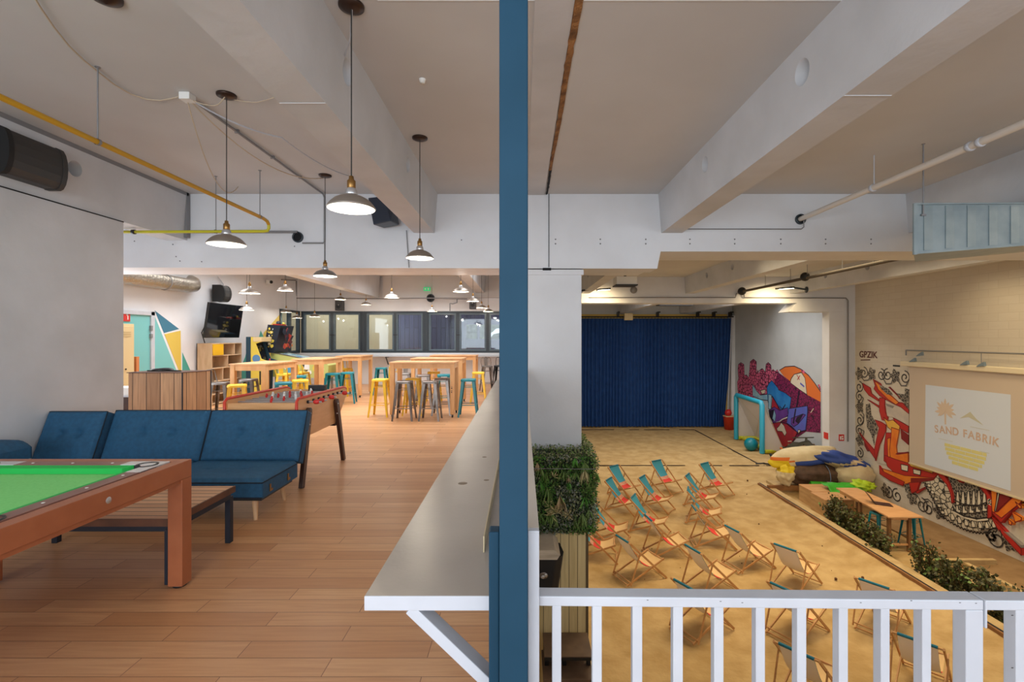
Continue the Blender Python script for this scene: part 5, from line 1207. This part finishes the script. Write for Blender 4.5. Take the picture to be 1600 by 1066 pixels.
obj('base', MB().hexa([(9.10, 12.52, zt_), (9.42, 12.35, zt_), (9.50, 12.58, zt_), (9.18, 12.77, zt_)], [(9.10, 12.52, zt_ + .02), (9.42, 12.35, zt_ + .02), (9.50, 12.58, zt_ + .02), (9.18, 12.77, zt_ + .02)]), M_laptop, t)
obj('lid', MB().hexa([(9.10, 12.51, zt_ + .015), (9.115, 12.51, zt_ + .015), (9.20, 12.78, zt_ + .015), (9.185, 12.78, zt_ + .015)], [(8.97, 12.62, zt_ + .25), (8.98, 12.62, zt_ + .25), (9.07, 12.89, zt_ + .25), (9.06, 12.89, zt_ + .25)]), M_laptop, t)
st = stool_proto(M_teal, .74, name='bar_stool'); st.location = (9.72, 12.15, SZ + .04); st.rotation_euler = (0, 0, .4); tag(st, 'teal metal stool beside the long laptop table', 'stool', 'teal stools at laptop table')
st2 = dup(st, (9.05, 12.35, SZ + .03), .2, 'teal metal stool pushed under the long laptop table')
# shrubs
def shrub(px_, label, x, y, h, rad, seed, n=560, grp='green shrubs along the kerb'):
    r = random.Random(seed); t = thing('shrub', label, 'shrub', (x, y, SZ), grp); s = MB(); b = MB()
    for i in range(9):
        a = r.uniform(0, 2 * PI); q = r.uniform(.2, 1) * rad; top = Vector((x + q * math.cos(a), y + q * math.sin(a), SZ + h * r.uniform(.7, 1)))
        bs = Vector((x + r.uniform(-.05, .05), y + r.uniform(-.05, .05), SZ - .02)); mid = bs.lerp(top, .5) + Vector((r.uniform(-.05, .05), r.uniform(-.05, .05), 0)); s.tube([bs, mid, top], .009, 5)
        for j in range(n // 9):
            u = r.uniform(.08, 1.03); p = (bs.lerp(mid, u * 2) if u < .5 else mid.lerp(top, u * 2 - 1)) + rdir(r) * r.uniform(.02, .17); L = r.uniform(.05, .095)
            leaf_mesh(b, p, rdir(r), rdir(r), L, L * .5, 0 if r.random() < .88 else 1)
    obj('stems', s, M_stem, t); obj('foliage', b, [M_leafS, M_leafB], t)
for i, (x, y) in enumerate([(9.05, 13.75), (8.98, 13.2), (8.92, 12.65), (8.85, 12.1), (8.80, 11.6)]):
    shrub(0, ['leafy shrub beside the plywood crate', 'leafy shrub, second from the crate', 'leafy shrub in the middle of upper row before laptop table', 'leafy shrub before near end of laptop table', 'leafy shrub at lower end of the upper row'][i], x - .25, y, [.72, .66, .62, .6, .5][i], .30, 40 + i)
for i, (x, y) in enumerate([(8.62, 10.35), (8.72, 9.9), (8.72, 9.45), (8.82, 9.0), (8.78, 8.6), (8.7, 8.1)]):
    shrub(0, ['tall leafy shrub at upper left end of lower row', 'leafy shrub second in lower row above railing', 'leafy shrub third in lower row above railing', 'leafy shrub fourth in lower row above railing', 'leafy shrub at right of lower row above railing', 'leafy shrub seen through railing at far right'][i], x, y, [.85, .72, .7, .68, .6, .6][i], .36, 60 + i, 640)
b = MB(); r = random.Random(77)
for i in range(40):
    px, py = r.uniform(950, 1420), r.uniform(760, 915)
    p = onZ(px, py, SZ + .03)
    if p.x < 8: b.ball((p.x, p.y, SZ + .03), r.uniform(.008, .02), 6)
for px, py in ((1348, 903), (1306, 905), (1168, 751), (1373, 865)): p = onZ(px, py, SZ + .03); b.ball((p.x, p.y, SZ + .03), .035, 6)
o = obj('debris', b, mat('debris_brown', (90, 60, 36), .9), base=(6, 12, SZ)); tag(o, 'small dark leaves and pebbles scattered on sand', 'debris', kind='stuff')
# wood heap under side mural
t = thing('rubble_heap', 'heap of dark boards and nets under the purple mural', 'heap', (11.9, 20.5, SZ)); r = random.Random(4); b = MB()
for i in range(44):
    c = Vector((r.uniform(11.5, 12.25), r.uniform(19.4, 21.8), SZ + r.uniform(.05, 1.25))); d = rdir(r); d.z *= .6; L = r.uniform(.15, .45)
    if c.z > SZ + 1.25 - .7 * abs(c.y - 20.0): c.z = SZ + .25
    if c.x + abs(d.x) * L > 12.3: c.x = 12.3 - abs(d.x) * L
    b.bar(c - d * L, c + d * L, .09, .03, r.choice([0, 0, 1, 2, 3]))
b.ball((11.8, 20.3, SZ + .25), .5, 16, 0, (1, 2.0, 1.3), .4)
obj('boards', b, [mat('heap_dark', (60, 54, 36), .8), M_kerbs, M_bag_w, M_orange], t)
o = obj('net_bundle', MB().tube([onZ(1204, 714, SZ) + Vector((0, 0, .1)), onZ(1212, 722, SZ) + Vector((0, 0, .05)), onZ(1222, 727, SZ) + Vector((0, 0, .1)), onZ(1228, 735, SZ) + Vector((0, 0, .05))], .06, 6), M_black, base=onZ(1212, 722, SZ)); tag(o, 'dark chain bundle on the sand left of the bags', 'bundle')
for nm, px, py, lab in (('sign_panel', 1287, 681, 'small red fire sign on inner side of far pillar'), ('sign_panel', 1314.5, 684, 'small red fire sign on front of far pillar')):
    if px < 1295: p = Vector((10.6, 16.95, H - (py - CY) * 16.95 / F)); b = MB().box(10.585, 10.6, 16.85, 17.08, p.z - .11, p.z + .11)
    else: p = at(px, py, 16.8); b = MB().box(p.x - .09, p.x + .09, 16.785, 16.8, p.z - .11, p.z + .11)
    o = thing(nm, lab, 'sign', p); obj('plate', b, M_signr, o)
    if px > 1295: obj('pictogram', MB().box(p.x - .06, p.x - .01, 16.78, 16.785, p.z - .07, p.z + .05).box(p.x + .01, p.x + .06, 16.78, 16.785, p.z - .07, p.z - .01).ball((p.x + .03, 16.785, p.z + .04), .03, 8, sq=(1, .1, 1)), M_signw, o)

# ================================================================ PROJECTION SCREEN
XS = 11.38
t = thing('projection_screen', 'pulled-down projection screen with faint logo on graffiti wall', 'projection screen', (XS, 12.3, .8))
yl, yr = 14.3, 10.4; zt_, zb_ = .765, -2.06
obj('screen_cloth', MB().box(XS, XS + .01, yr, yl, zb_, zt_), M_screen, t)
obj('bottom_bar', MB().box(XS - .02, XS + .03, yr, yl + .01, zb_ - .04, zb_), mat('bar_cream', (214, 198, 160), .5), t)
obj('roller_case', MB().box(XS - .06, XS + .10, yr - .2, yl + .28, zt_, zt_ + .14), mat('case_cream', (226, 212, 180), .5), t, .02)
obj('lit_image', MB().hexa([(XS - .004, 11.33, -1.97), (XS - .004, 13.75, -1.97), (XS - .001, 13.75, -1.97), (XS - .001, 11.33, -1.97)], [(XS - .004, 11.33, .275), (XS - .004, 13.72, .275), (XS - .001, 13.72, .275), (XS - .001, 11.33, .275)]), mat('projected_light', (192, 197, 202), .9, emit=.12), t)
M_lo = mat('logo_brown', (196, 170, 150), .9, emit=.04); M_lp = mat('logo_sand', (204, 184, 162), .9, emit=.04); M_ly = mat('logo_yellow', (208, 200, 130), .9, emit=.05); M_lg = mat('logo_pale_line', (194, 192, 170), .9)
# text reads from far (left) to near (right): local x -> -Y, local y -> Z
def onscreen(cy, cz, rot=0): return Matrix.Translation((XS - .007, cy, cz)) @ Matrix(((0, 0, -1, 0), (-1, 0, 0, 0), (0, 1, 0, 0), (0, 0, 0, 1))) @ Matrix.Rotation(rot, 4, 'Z')
word = 'SAND FABRIK'; adv = {'S': .165, 'A': .195, 'N': .205, 'D': .195, ' ': .10, 'F': .15, 'B': .175, 'R': .175, 'I': .09, 'K': .175}
tot = sum(adv[c] for c in word); u = -tot / 2; lm = []
for c in word:
    w_ = adv[c]; m_ = u + w_ / 2; u += w_
    if c == ' ': continue
    ang = 0.0
    textmesh(c, .285, M_lo, 'letter', t, onscreen(12.52 - m_, -.955 + .0 - .06 * m_ * m_, -.12 * m_), .002, .92)
b = MB(); pcy, pcz = 13.08, -.37
for k in range(11):
    a = math.radians(-35 + 25 * k); L = .34 if k % 2 else .28
    c_, s_ = math.cos(a), math.sin(a)
    P = [(0, 0)] + [(L * f, w2) for f, w2 in ((.4, .05), (.75, .04), (1.0, 0), (.75, -.03), (.4, -.04))]
    Q = [(x * c_ - y * s_, x * s_ + y * c_) for x, y in P]; b.prism([(pcy - x, pcz + y) for x, y in Q], 'x', XS - .0075 - .0003 * k, XS - .0045)
b.prism([(pcy - .03, pcz), (pcy + .03, pcz), (pcy + .02, pcz - .36), (pcy - .03, pcz - .36)], 'x', XS - .0075, XS - .0045)
obj('palm_logo', b, M_lp, t)
b = MB()
b.prism([(12.65, -.50), (12.35, -.28), (12.2, -.42), (12.05, -.52), (12.0, -.56), (12.4, -.42)], 'x', XS - .006, XS - .0045); b.box(XS - .007, XS - .0045, 11.85, 12.35, -.66, -.65).box(XS - .007, XS - .0045, 12.85, 13.3, -1.15, -1.14).box(XS - .007, XS - .0045, 11.85, 12.1, -1.22, -1.21)
obj('logo_line', b, M_lg, t)
b = MB(); R_ = .60; cz = -1.23
for row in range(5):
    z1_ = cz - row * .105; z0_ = z1_ - .085; hw = math.sqrt(max(.02, R_ * R_ - (row * .105 + .05) ** 2)) ; x = -hw; k = 0
    while x < hw - .02:
        e = min(x + (.30 if k else (.30 if row % 2 else .18)), hw); b.box(XS - .0075, XS - .0045, 12.50 - e + .012, 12.50 - x, z0_, z1_); x = e; k += 1
obj('brick_sun', b, M_ly, t)
t = thing('curtain_track', 'grey metal pipe with clip-on lamps above projection screen', 'pipe', (11.4, 12.5, 1.2))
obj('pipe_run', MB().tube([(11.40, 14.45, 1.23), (11.40, 9.0, 1.24)], .02, 8).tube([(11.40, 14.45, 1.23), (11.40, 14.45, 1.08)], .02, 6).tube([(11.42, 12.1, 1.24), (11.42, 12.1, .92)], .008, 5), M_pipeg, t)
for y, z in ((13.85, 1.13), (14.1, .95), (12.45, .95), (12.0, .94)):
    obj('clip_lamp', MB().hexa([(11.3, y - .10, z - .03), (11.3, y + .12, z - .06), (11.36, y + .12, z - .06), (11.36, y - .1, z - .03)], [(11.3, y - .08, z + .07), (11.3, y + .03, z + .01), (11.36, y + .03, z + .01), (11.36, y - .08, z + .07)]), mat('clip_grey_blue', (120, 136, 146), .5), t)

# ================================================================ MURALS
XM = 11.5
INKED = {}
def mural(name, label, X, items, side=-1):
    b = MB(); mats = []; k = 0; full = []
    for q_ in items:
        full.append(q_)
        if q_[0] == 'p' and q_[2].name in INKED: full.append(('s', list(q_[1]) + [q_[1][0]], INKED[q_[2].name], .022 if X < 12 else .03))
    for kind, pts, m, *w in full:
        if m not in mats: mats.append(m)
        mi = mats.index(m); e = X + side * (.003 + .0006 * k); k += 1
        if kind == 'p':
            n = len(pts); b.add([(e, p.y, p.z) for p in pts] + [(X, p.y, p.z) for p in pts], [tuple(range(n))] + [(i, (i + 1) % n, (i + 1) % n + n, i + n) for i in range(n)], mi)
        else:
            q = [Vector((e, p.y, p.z)) for p in pts]
            for a, c in zip(q[:-1], q[1:]):
                d = c - a
                if d.length < 1e-5: continue
                d.normalize(); s = Vector((0, -d.z, d.y)) * w[0] / 2; a2 = a - d * w[0] * .25; c2 = c + d * w[0] * .25
                b.add([a2 + s, c2 + s, c2 - s, a2 - s], [(0, 1, 2, 3)], mi)
    o = obj(name, b, mats, base=(X, items[0][1][0].y, items[0][1][0].z)); tag(o, label, 'mural'); return o
R1 = mat('graffiti_red', (186, 38, 28), .6); R2 = mat('graffiti_dark_red', (130, 22, 20), .6); O1 = mat('graffiti_orange', (226, 110, 22), .6, c2=(236, 140, 40), scale=3)
Y1 = mat('graffiti_yellow', (232, 178, 70), .6); G1 = mat('graffiti_grey', (190, 178, 166), .6, c2=(214, 200, 180), scale=2); K1 = mat('graffiti_black', (44, 38, 36), .6); W1 = mat('graffiti_white', (226, 214, 190), .6)
A_ = lambda l: pp(l, XM, 1330, 530, 5.073)
B2 = lambda l: pp(l, XM, 1320, 520, 3.135)
C2 = lambda l: pp(l, XM, 1430, 700, 5.92)
it = []; SCR = mat('graffiti_scroll', (88, 82, 78), .6)
def spiral(cy, cz, r, turns=1.6, a0=0, sgn=1, n=22):
    return [Vector((XM, cy + sgn * r * (1 - .8 * i / n) * math.cos(a0 + turns * 2 * PI * i / n), cz + r * (1 - .8 * i / n) * math.sin(a0 + turns * 2 * PI * i / n))) for i in range(n + 1)]
for px, py, s, r in ((1350, 583, 1, .20), (1377, 586, 1, .20), (1387, 586, -1, .20), (1414, 590, 1, .20), (1343, 605, 1, .2), (1343, 620, -1, .18), (1344, 657, 1, .2), (1343, 673, -1, .18), (1344, 708, 1, .18), (1388, 770, 1, .20), (1402, 775, -1, .22), (1441, 790, 1, .22), (1451, 795, -1, .2), (1558, 843, -1, .26)):
    p = onX(px, py, XM); it.append(('s', spiral(p.y, p.z, r, 1.4, PI / 2, s), SCR, .038))
for px, py in ((1343, 584), (1362, 584.5), (1399, 588), (1343.5, 636), (1344, 688), (1384, 766), (1426, 778), (1468, 800), (1578, 848)):
    p = onX(px, py, XM); it.append(('p', [Vector((XM, p.y + .17 * (1 + .25 * math.cos(5 * a)) * math.cos(a), p.z + .19 * (1 + .25 * math.cos(5 * a)) * math.sin(a))) for a in [2 * PI * i / 20 for i in range(20)]], M_ink))
for l in ([(85, 300), (105, 330), (140, 325), (155, 290)], [(250, 300), (280, 355), (320, 355), (335, 310)], [(370, 320), (400, 370), (440, 370), (455, 330)], [(70, 440), (100, 470), (90, 500), (70, 520)], [(75, 560), (105, 600), (100, 650), (75, 690)], [(75, 710), (105, 730), (95, 770), (75, 790)]):
    it.append(('s', A_(l), SCR, .03))
it += [
 ('p', A_([(120, 520), (150, 510), (160, 600), (210, 690), (205, 750), (185, 760), (185, 840), (165, 760), (130, 700), (120, 600)]), M_ink),
 ('p', A_([(360, 430), (430, 440), (430, 390), (462, 400), (462, 580), (420, 500), (380, 470)]), M_ink),
 ('p', A_([(275, 485), (345, 520), (400, 530), (462, 575), (462, 690), (400, 650), (340, 620), (290, 610)]), G1),
 ('p', A_([(275, 745), (320, 700), (340, 640), (462, 700), (462, 900), (370, 905), (300, 1000), (210, 980), (240, 850)]), G1),
 ('p', A_([(178, 318), (235, 350), (260, 400), (370, 500), (412, 505), (462, 560), (462, 592), (400, 540), (355, 520), (230, 450), (185, 395), (195, 370)]), R1),
 ('p', A_([(190, 332), (225, 355), (245, 395), (330, 455), (385, 505), (360, 520), (300, 480), (220, 400), (205, 365)]), O1),
 ('p', A_([(225, 360), (300, 400), (330, 440), (290, 440), (240, 390)]), M_ink),
 ('p', A_([(95, 350), (155, 385), (165, 430), (225, 480), (222, 492), (145, 445), (110, 400)]), R1),
 ('p', A_([(135, 480), (150, 485), (228, 530), (228, 545)]), R1), ('p', A_([(300, 380), (310, 378), (400, 470), (380, 460)]), R2),
 ('p', A_([(230, 465), (275, 470), (270, 520), (278, 580), (298, 625), (290, 650), (250, 640), (230, 570)]), R1),
 ('p', A_([(280, 510), (345, 530), (335, 548), (290, 530)]), K1 if False else mat('graffiti_shadow', (140, 130, 122), .6)),
 ('p', A_([(195, 640), (240, 655), (280, 680), (278, 740), (230, 840), (200, 965), (188, 890), (215, 760), (228, 705)]), R1),
 ('p', A_([(70, 740), (110, 790), (190, 880), (200, 955), (150, 880)]), R1), ('p', A_([(108, 805), (150, 880), (135, 890), (112, 845)]), R2),
 ('p', A_([(340, 625), (462, 690), (462, 745), (380, 700)]), R1), ('p', A_([(400, 715), (462, 760), (462, 840), (405, 790)]), R2),
 ('p', A_([(265, 620), (300, 650), (340, 640), (395, 690), (390, 720), (362, 750), (300, 700)]), Y1),
 ('p', A_([(285, 742), (328, 745), (315, 870), (325, 950), (345, 985), (300, 990), (268, 965), (270, 850)]), R1),
 ('p', A_([(295, 790), (320, 780), (318, 940), (300, 940)]), O1),
 ('p', A_([(330, 700), (392, 720), (368, 850), (375, 910), (462, 895), (462, 985), (380, 960), (322, 945), (314, 880), (325, 780)]), O1),
 ('p', A_([(360, 912), (375, 900), (462, 895), (462, 905), (378, 918)]), R2),
 ('p', B2([(200, 600), (260, 622), (320, 640), (445, 680), (470, 690), (440, 715), (330, 710), (270, 705), (215, 655)]), R1),
 ('p', B2([(318, 640), (440, 676), (438, 690), (330, 655)]), Y1),
 ('p', B2([(190, 665), (300, 700), (455, 712), (440, 722), (330, 735), (290, 745), (210, 705)]), O1),
 ('p', B2([(175, 650), (195, 680), (300, 732), (290, 750), (230, 725), (178, 692)]), R1), ('p', B2([(330, 712), (450, 712), (440, 722), (330, 738)]), R2),
 ('p', B2([(322, 735), (375, 732), (360, 775), (335, 787)]), R1), ('p', B2([(355, 780), (405, 755), (400, 762), (362, 788)]), R1),
 ('p', B2([(283, 645), (318, 652), (316, 680), (285, 672)]), W1), ('p', B2([(343, 668), (380, 676), (378, 698), (345, 690)]), W1),
 ('p', B2([(300, 742), (325, 750), (320, 785), (305, 780)]), M_ink),
 ('p', C2([(235, 240), (340, 350), (370, 500), (450, 600), (700, 650), (775, 690), (765, 735), (600, 770), (480, 750), (380, 700), (270, 610), (190, 480), (115, 370), (110, 320), (190, 300)]), M_hands),
 ('p', C2([(310, 240), (620, 345), (700, 480), (700, 640), (560, 655), (450, 620), (380, 540), (370, 420)]), M_ink),
]
for k in range(6):
    x = 410 + k * 50; it.append(('p', C2([(x - 6, 405 - k * 3), (x + 8, 405 - k * 3), (x + 20, 500), (x + 14, 530), (x - 14, 530), (x - 16, 495)]), W1))
for k in range(5):
    x = 400 + k * 62; y = 555 + 12 * math.sin(k * .8 + .5); it.append(('p', C2([(x, y - 30), (x + 16, y - 28), (x + 22, y + 10), (x + 42, y + 14), (x + 40, y + 40), (x - 4, y + 38)]), W1))
for k in range(8):
    a = k / 7; x = 290 + 450 * a; y = 590 + 120 * math.sin(a * PI * .62) ** .8; it.append(('p', C2([(x, y - 26), (x + 14, y - 28), (x + 34, y + 8), (x + 36, y + 36), (x + 4, y + 38), (x - 4, y + 10)]), W1))
for k in range(5): x = 140 + k * 32; y = 330 + k * 62; it.append(('p', C2([(x, y), (x + 26, y + 8), (x + 34, y + 30), (x + 14, y + 36), (x - 4, y + 24)]), W1))
it += [('s', C2([(380, 575), (470, 630), (600, 660), (700, 650)]), K1, .05), ('s', C2([(385, 480), (470, 520), (600, 540), (700, 500)]), K1, .03), ('s', C2([(385, 595), (480, 645), (600, 672), (700, 662)]), W1, .04)]
zig = []
for k in range(37): a = k / 36; zig.append((250 + 540 * a, 620 + 170 * math.sin(a * PI * .66) + (8 if k % 2 else -8)))
it.append(('s', C2(zig), K1, .03))
zig = []
for k in range(23): a = k / 22; zig.append((108 + 160 * a + (7 if k % 2 else -7), 320 + 300 * a))
it.append(('s', C2(zig), K1, .03))
it += [
 ('p', C2([(230, 215), (300, 260), (345, 330), (375, 420), (385, 500), (367, 515), (355, 420), (320, 340), (240, 250)]), R1),
 ('p', C2([(620, 350), (680, 368), (740, 470), (745, 520), (738, 640), (702, 650), (705, 520), (690, 440)]), R1),
 ('p', C2([(410, 285), (460, 300), (480, 325), (440, 315)]), R1), ('s', C2([(720, 480), (742, 500), (735, 525), (712, 515), (708, 490), (722, 478)]), W1, .05),
 ('p', C2([(735, 385), (790, 405), (775, 610), (745, 600)]), O1), ('p', C2([(790, 420), (880, 440), (915, 465), (782, 595), (770, 560)]), R2), ('p', C2([(798, 415), (815, 420), (780, 590), (770, 585)]), W1),
 ('p', C2([(745, 600), (800, 590), (945, 450), (1020, 475), (1020, 520), (930, 575), (830, 692)]), O1), ('p', C2([(745, 600), (752, 592), (835, 650), (1020, 500), (1020, 515), (930, 580), (832, 695)]), R1),
 ('p', C2([(930, 590), (1020, 645), (1020, 670), (962, 688)]), O1), ('p', C2([(895, 655), (935, 690), (925, 715), (905, 708)]), O1), ('p', C2([(965, 500), (1020, 540), (1020, 560), (1000, 560)]), O1),
 ('p', C2([(740, 640), (790, 690), (840, 740), (960, 870), (1020, 935), (1020, 995), (900, 870), (800, 750)]), R1), ('p', C2([(850, 770), (880, 780), (1020, 900), (1020, 925), (960, 865)]), mat('graffiti_shadow', (140, 130, 122), .6)),
 ('s', C2([(820, 760), (838, 800), (838, 840)]), K1, .03), ('s', C2([(690, 780), (700, 810), (730, 850), (765, 855), (778, 830), (765, 805), (745, 815)]), K1, .07),
 ('s', C2([(20, 430), (50, 440), (75, 480), (80, 540)]), K1, .03), ('s', C2([(110, 480), (150, 475), (190, 510), (200, 570)]), K1, .03),
]
for n_ in ('graffiti_red', 'graffiti_orange', 'graffiti_yellow', 'graffiti_white'): INKED[n_] = R2 if n_ != 'graffiti_white' else K1
mural('graffiti_mural', 'red, orange and black ink graffiti covering the right wall', XM, it)
t = thing('graffiti_tag', 'small dark graffiti tag high on the right wall', 'graffiti', onX(1356, 556, XM))
p = onX(1356.5, 557.5, XM)
textmesh('GPZIK', .30, mat('tag_brown', (92, 40, 34), .6), 'tag_letters', t, Matrix.Translation((XM - .006, p.y, p.z - .03)) @ Matrix(((0, 0, -1, 0), (-1, 0, 0, 0), (0, 1, 0, 0), (0, 0, 0, 1))), .002, 1.0)
obj('underline', MB().bar((XM - .004, p.y + .35, p.z - .13), (XM - .004, p.y - .1, p.z - .10), .006, .03, up=(0, 0, 1)), MATS['tag_brown'], t)
q = onX(1400, 572, XM); o = obj('wall_mark', MB().box(XM - .006, XM, q.y - .16, q.y + .12, q.z - .02, q.z + .03), M_black, base=q); tag(o, 'short black clip on wall left of projection screen', 'clip')
# side mural
XV = 12.35
D2 = lambda l: pp(l, XV, 1140, 550, 7.107)
P1 = mat('mural_purple', (112, 64, 150), .6, c2=(96, 50, 132), scale=2); B1 = mat('mural_blue', (28, 108, 190), .6, c2=(52, 140, 206), scale=1.5); B3 = mat('mural_light_blue', (120, 176, 206), .6, c2=(170, 204, 214), scale=2)
B4 = mat('mural_violet_blue', (98, 96, 186), .6, c2=(86, 110, 200), scale=1.5); O2 = mat('mural_orange', (226, 118, 52), .6); N1 = mat('mural_night', (34, 20, 44), .6); R3 = mat('mural_crimson', (160, 28, 56), .6, c2=(190, 44, 50), scale=1.5)
iv = [
 ('p', D2([(85, 340), (100, 300), (92, 200), (98, 140), (125, 118), (160, 140), (166, 262), (190, 255), (212, 290), (222, 200), (228, 110), (265, 80), (299, 110), (298, 240), (312, 190), (325, 240), (340, 200), (365, 185), (400, 225), (405, 140), (430, 117), (460, 145), (466, 210), (485, 190), (505, 215), (530, 195), (548, 232), (520, 420), (350, 500), (250, 510), (92, 465)]), M_crowd),
 ('s', D2([(85, 340), (100, 300), (92, 200), (98, 140), (125, 118), (160, 140), (166, 262), (190, 255), (212, 290), (222, 200), (228, 110), (265, 80), (299, 110), (298, 240)]), N1, .03),
 ('s', D2([(112, 150), (130, 135), (148, 160), (140, 230), (118, 225), (112, 150)]), N1, .025), ('s', D2([(245, 110), (275, 105), (285, 160), (250, 165), (245, 110)]), N1, .025), ('s', D2([(240, 180), (290, 185), (285, 260), (245, 265), (240, 180)]), N1, .025), ('s', D2([(345, 215), (385, 220), (390, 280), (345, 285), (345, 215)]), N1, .025), ('s', D2([(345, 300), (390, 300), (395, 360), (350, 370), (345, 300)]), N1, .025), ('s', D2([(150, 290), (205, 295), (210, 360), (150, 365), (150, 290)]), N1, .025), ('s', D2([(485, 240), (520, 235), (540, 280), (500, 310), (485, 240)]), N1, .025), ('s', D2([(415, 140), (440, 135), (448, 200), (418, 205), (415, 140)]), N1, .025),
 ('s', D2([(298, 240), (340, 200), (365, 185), (400, 225), (405, 140), (430, 117), (460, 145), (466, 210), (505, 215), (548, 232)]), N1, .03),
 ('p', D2([(545, 230), (680, 330), (860, 470), (1012, 555), (1012, 900), (850, 885), (740, 960), (700, 1010), (600, 860), (480, 820), (470, 600), (500, 330)]), M_maroon),
 ('p', D2([(980, 365), (1000, 360), (1012, 400), (1012, 440)]), M_crowd),
 ('p', D2([(555, 205), (620, 165), (720, 158), (800, 195), (880, 262), (950, 350), (1012, 440), (1012, 556), (860, 475), (770, 405), (680, 330), (600, 265)]), O2),
 ('s', D2([(555, 205), (620, 165), (720, 158), (800, 195), (880, 262), (950, 350), (1012, 440)]), N1, .04),
 ('p', D2([(680, 310), (720, 250), (800, 230), (840, 290), (862, 475), (780, 420), (680, 345)]), W1), ('s', D2([(680, 330), (690, 290), (720, 250), (800, 228), (840, 290), (862, 475)]), N1, .03),
 ('s', D2([(750, 255), (780, 310)]), R3, .04), ('s', D2([(785, 265), (755, 310)]), R3, .04), ('s', D2([(790, 350), (830, 385)]), B4, .08),
 ('p', D2([(795, 195), (825, 205), (845, 235), (825, 240), (800, 220)]), M_crowd),
 ('p', D2([(770, 430), (784, 432), (722, 835), (704, 835)]), N1),
 ('p', D2([(258, 362), (300, 430), (345, 480), (430, 470), (440, 540), (350, 530), (260, 490)]), B3), ('p', D2([(345, 430), (400, 415), (395, 460), (365, 470)]), W1),
 ('p', D2([(418, 400), (440, 350), (472, 318), (540, 400), (545, 420), (620, 455), (690, 510), (672, 640), (640, 745), (570, 640), (530, 575), (480, 490), (430, 560)]), B1),
 ('p', D2([(435, 470), (470, 480), (462, 640), (435, 630)]), B3), ('p', D2([(480, 500), (540, 600), (550, 640), (470, 620)]), R3),
 ('p', D2([(500, 610), (560, 650), (650, 620), (655, 700), (600, 760), (500, 800), (450, 720), (440, 650)]), P1), ('p', D2([(440, 650), (500, 640), (500, 720), (480, 780), (450, 720)]), N1), ('p', D2([(500, 640), (520, 700), (510, 780), (480, 740)]), B3),
 ('s', D2([(490, 798), (560, 775), (590, 750), (655, 725)]), W1, .05), ('s', D2([(560, 600), (590, 640), (625, 585)]), N1, .05),
 ('p', D2([(665, 630), (870, 600), (872, 660), (850, 870), (760, 892), (700, 830), (640, 790), (655, 700)]), B4), ('p', D2([(690, 740), (820, 690), (850, 700), (770, 800), (720, 830), (690, 800)]), P1), ('p', D2([(755, 725), (826, 690), (772, 800), (735, 770)]), N1),
 ('p', D2([(735, 632), (748, 630), (722, 800), (706, 790)]), N1),
 ('p', D2([(470, 795), (560, 780), (640, 800), (700, 850), (760, 895), (700, 1010), (660, 1040), (580, 1075), (540, 1040), (510, 930)]), R3),
 ('p', D2([(530, 850), (560, 820), (580, 785), (612, 820), (640, 900), (620, 935), (590, 885), (540, 880)]), W1), ('p', D2([(768, 865), (800, 870), (770, 910)]), W1), ('s', D2([(910, 675), (940, 630)]), W1, .04), ('s', D2([(655, 995), (695, 992)]), W1, .05),
]
for n_ in ('mural_purple', 'mural_blue', 'mural_light_blue', 'mural_violet_blue', 'mural_crimson'): INKED[n_] = N1
mural('graffiti_mural', 'purple and blue graffiti with orange parasol on far side wall', XV, iv)
